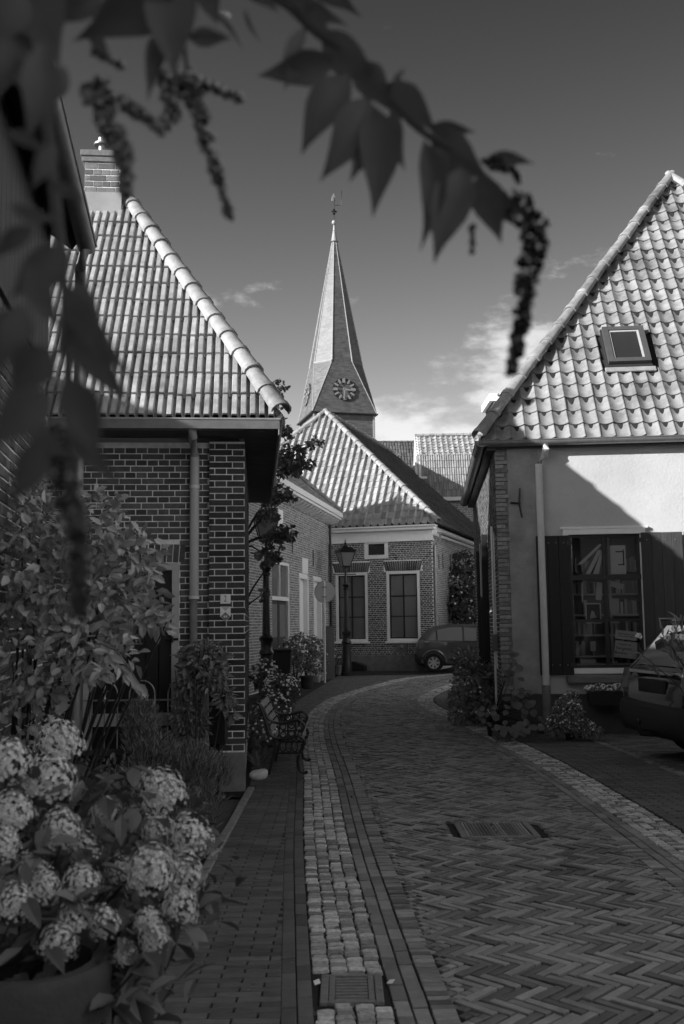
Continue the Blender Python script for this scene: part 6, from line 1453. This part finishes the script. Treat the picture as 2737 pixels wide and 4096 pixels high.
def vleaf(x0, y0, x1, y1, w, Y0=1.0, Y1=None, bend=0.0, fold=.16, m='leaf_vine'):
    Y1 = Y0 if Y1 is None else Y1
    a, b = D(x0, y0, Y0), D(x1, y1, Y1); d = b-a; L = d.length; view = (a-CAM).normalized()
    s = d.cross(view).normalized(); n = s.cross(d.normalized()); ww = w*K/FPX*Y0/2*.86; bend = bend or random.uniform(-.07, .07)
    prof = [(0,.02),(.06,.28),(.15,.64),(.28,.95),(.40,1.0),(.54,.86),(.68,.58),(.80,.32),(.91,.12),(1,.0)]
    mb = MB()
    for t, k in prof:
        c = a+d*t+s*bend*sin(pi*t)*L+n*(-.06*L*sin(pi*t))
        wv = ww*k*random.uniform(.96, 1.04)
        mb.v += [c-s*wv-n*fold*wv, c-s*wv*.5-n*fold*wv*.35, c, c+s*wv*.5-n*fold*wv*.35, c+s*wv-n*fold*wv]
    for i in range(len(prof)-1):
        for j in range(4): mb.f.append((i*5+j, i*5+j+1, i*5+5+j+1, i*5+5+j))
    mb.build('leaf', m, vi, True)
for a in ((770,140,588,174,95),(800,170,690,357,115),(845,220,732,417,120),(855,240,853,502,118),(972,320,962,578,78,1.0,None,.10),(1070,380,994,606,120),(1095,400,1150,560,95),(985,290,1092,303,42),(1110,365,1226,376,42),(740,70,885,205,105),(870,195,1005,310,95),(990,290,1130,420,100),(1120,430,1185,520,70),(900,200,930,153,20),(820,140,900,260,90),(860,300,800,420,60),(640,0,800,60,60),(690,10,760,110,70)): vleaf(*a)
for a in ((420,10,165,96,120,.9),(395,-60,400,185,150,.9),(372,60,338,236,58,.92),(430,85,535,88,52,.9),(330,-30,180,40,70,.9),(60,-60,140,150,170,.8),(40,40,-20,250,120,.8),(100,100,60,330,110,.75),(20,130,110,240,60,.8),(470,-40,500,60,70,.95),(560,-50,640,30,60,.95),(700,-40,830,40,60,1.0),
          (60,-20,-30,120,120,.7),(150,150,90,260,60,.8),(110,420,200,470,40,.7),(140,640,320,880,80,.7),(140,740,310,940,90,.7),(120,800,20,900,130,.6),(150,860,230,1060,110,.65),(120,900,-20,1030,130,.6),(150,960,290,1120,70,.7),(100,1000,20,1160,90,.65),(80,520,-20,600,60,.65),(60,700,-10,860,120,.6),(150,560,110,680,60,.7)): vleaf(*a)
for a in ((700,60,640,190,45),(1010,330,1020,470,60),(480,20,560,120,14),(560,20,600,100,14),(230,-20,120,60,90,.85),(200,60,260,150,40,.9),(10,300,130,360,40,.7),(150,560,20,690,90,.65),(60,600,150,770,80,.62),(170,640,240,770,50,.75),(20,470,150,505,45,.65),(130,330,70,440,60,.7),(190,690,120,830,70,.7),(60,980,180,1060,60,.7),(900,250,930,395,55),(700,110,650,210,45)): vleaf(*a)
# berry spikes
def spike(pts, w0, w1, Y, n, br=.0042):
    q = [D(x, y, Y) for x, y in pts]; q = catmull([tuple(p) for p in q], 8); m = len(q)
    o = thing('berry_cluster', None, None); o.parent = vi
    MB().tube(q, .0018, 5).build('stalk', 'stem', o); mb = MB(); ico = []
    bm = bmesh.new(); bmesh.ops.create_icosphere(bm, subdivisions=1, radius=1); iv = [v.co.copy() for v in bm.verts]; bf = [tuple(v.index for v in f.verts) for f in bm.faces]; bm.free()
    for i in range(n):
        t = random.random(); k = t*(m-1); a = q[int(k)].lerp(q[min(m-1, int(k)+1)], k-int(k)); w = (w0+(w1-w0)*t)*K/FPX*Y/2; p = a+rdir()*w*random.uniform(.35, 1)**.5; r = br*random.uniform(.6, 1.2)
        mb.add([p+v*r for v in iv], bf)
    mb.build('berries', 'berry', o, True, kind='stuff')
spike([(425,170),(460,270),(490,370),(528,500)], 62, 16, 1.0, 190); spike([(380,170),(395,250),(370,300)], 60, 40, 1.0, 70, .0036); spike([(440,185),(500,205),(552,225)], 36, 14, 1.0, 45)
spike([(200,190),(270,230),(330,265),(368,300)], 50, 16, .95, 90); spike([(215,200),(250,290),(285,370),(290,440)], 80, 26, .95, 200)
spike([(1190,470),(1228,540),(1205,650),(1195,740),(1172,845)], 84, 26, 1.0, 330); spike([(1120,370),(1160,385),(1190,410)], 34, 14, 1.0, 36); spike([(210,110),(240,130),(280,150)], 24, 10, .95, 20)
spike([(120,1000),(150,1120),(175,1230),(180,1400)], 90, 30, .75, 260, .004); spike([(1085,520),(1082,580)], 20, 8, 1.0, 8)
print('objects', len(bpy.data.objects))
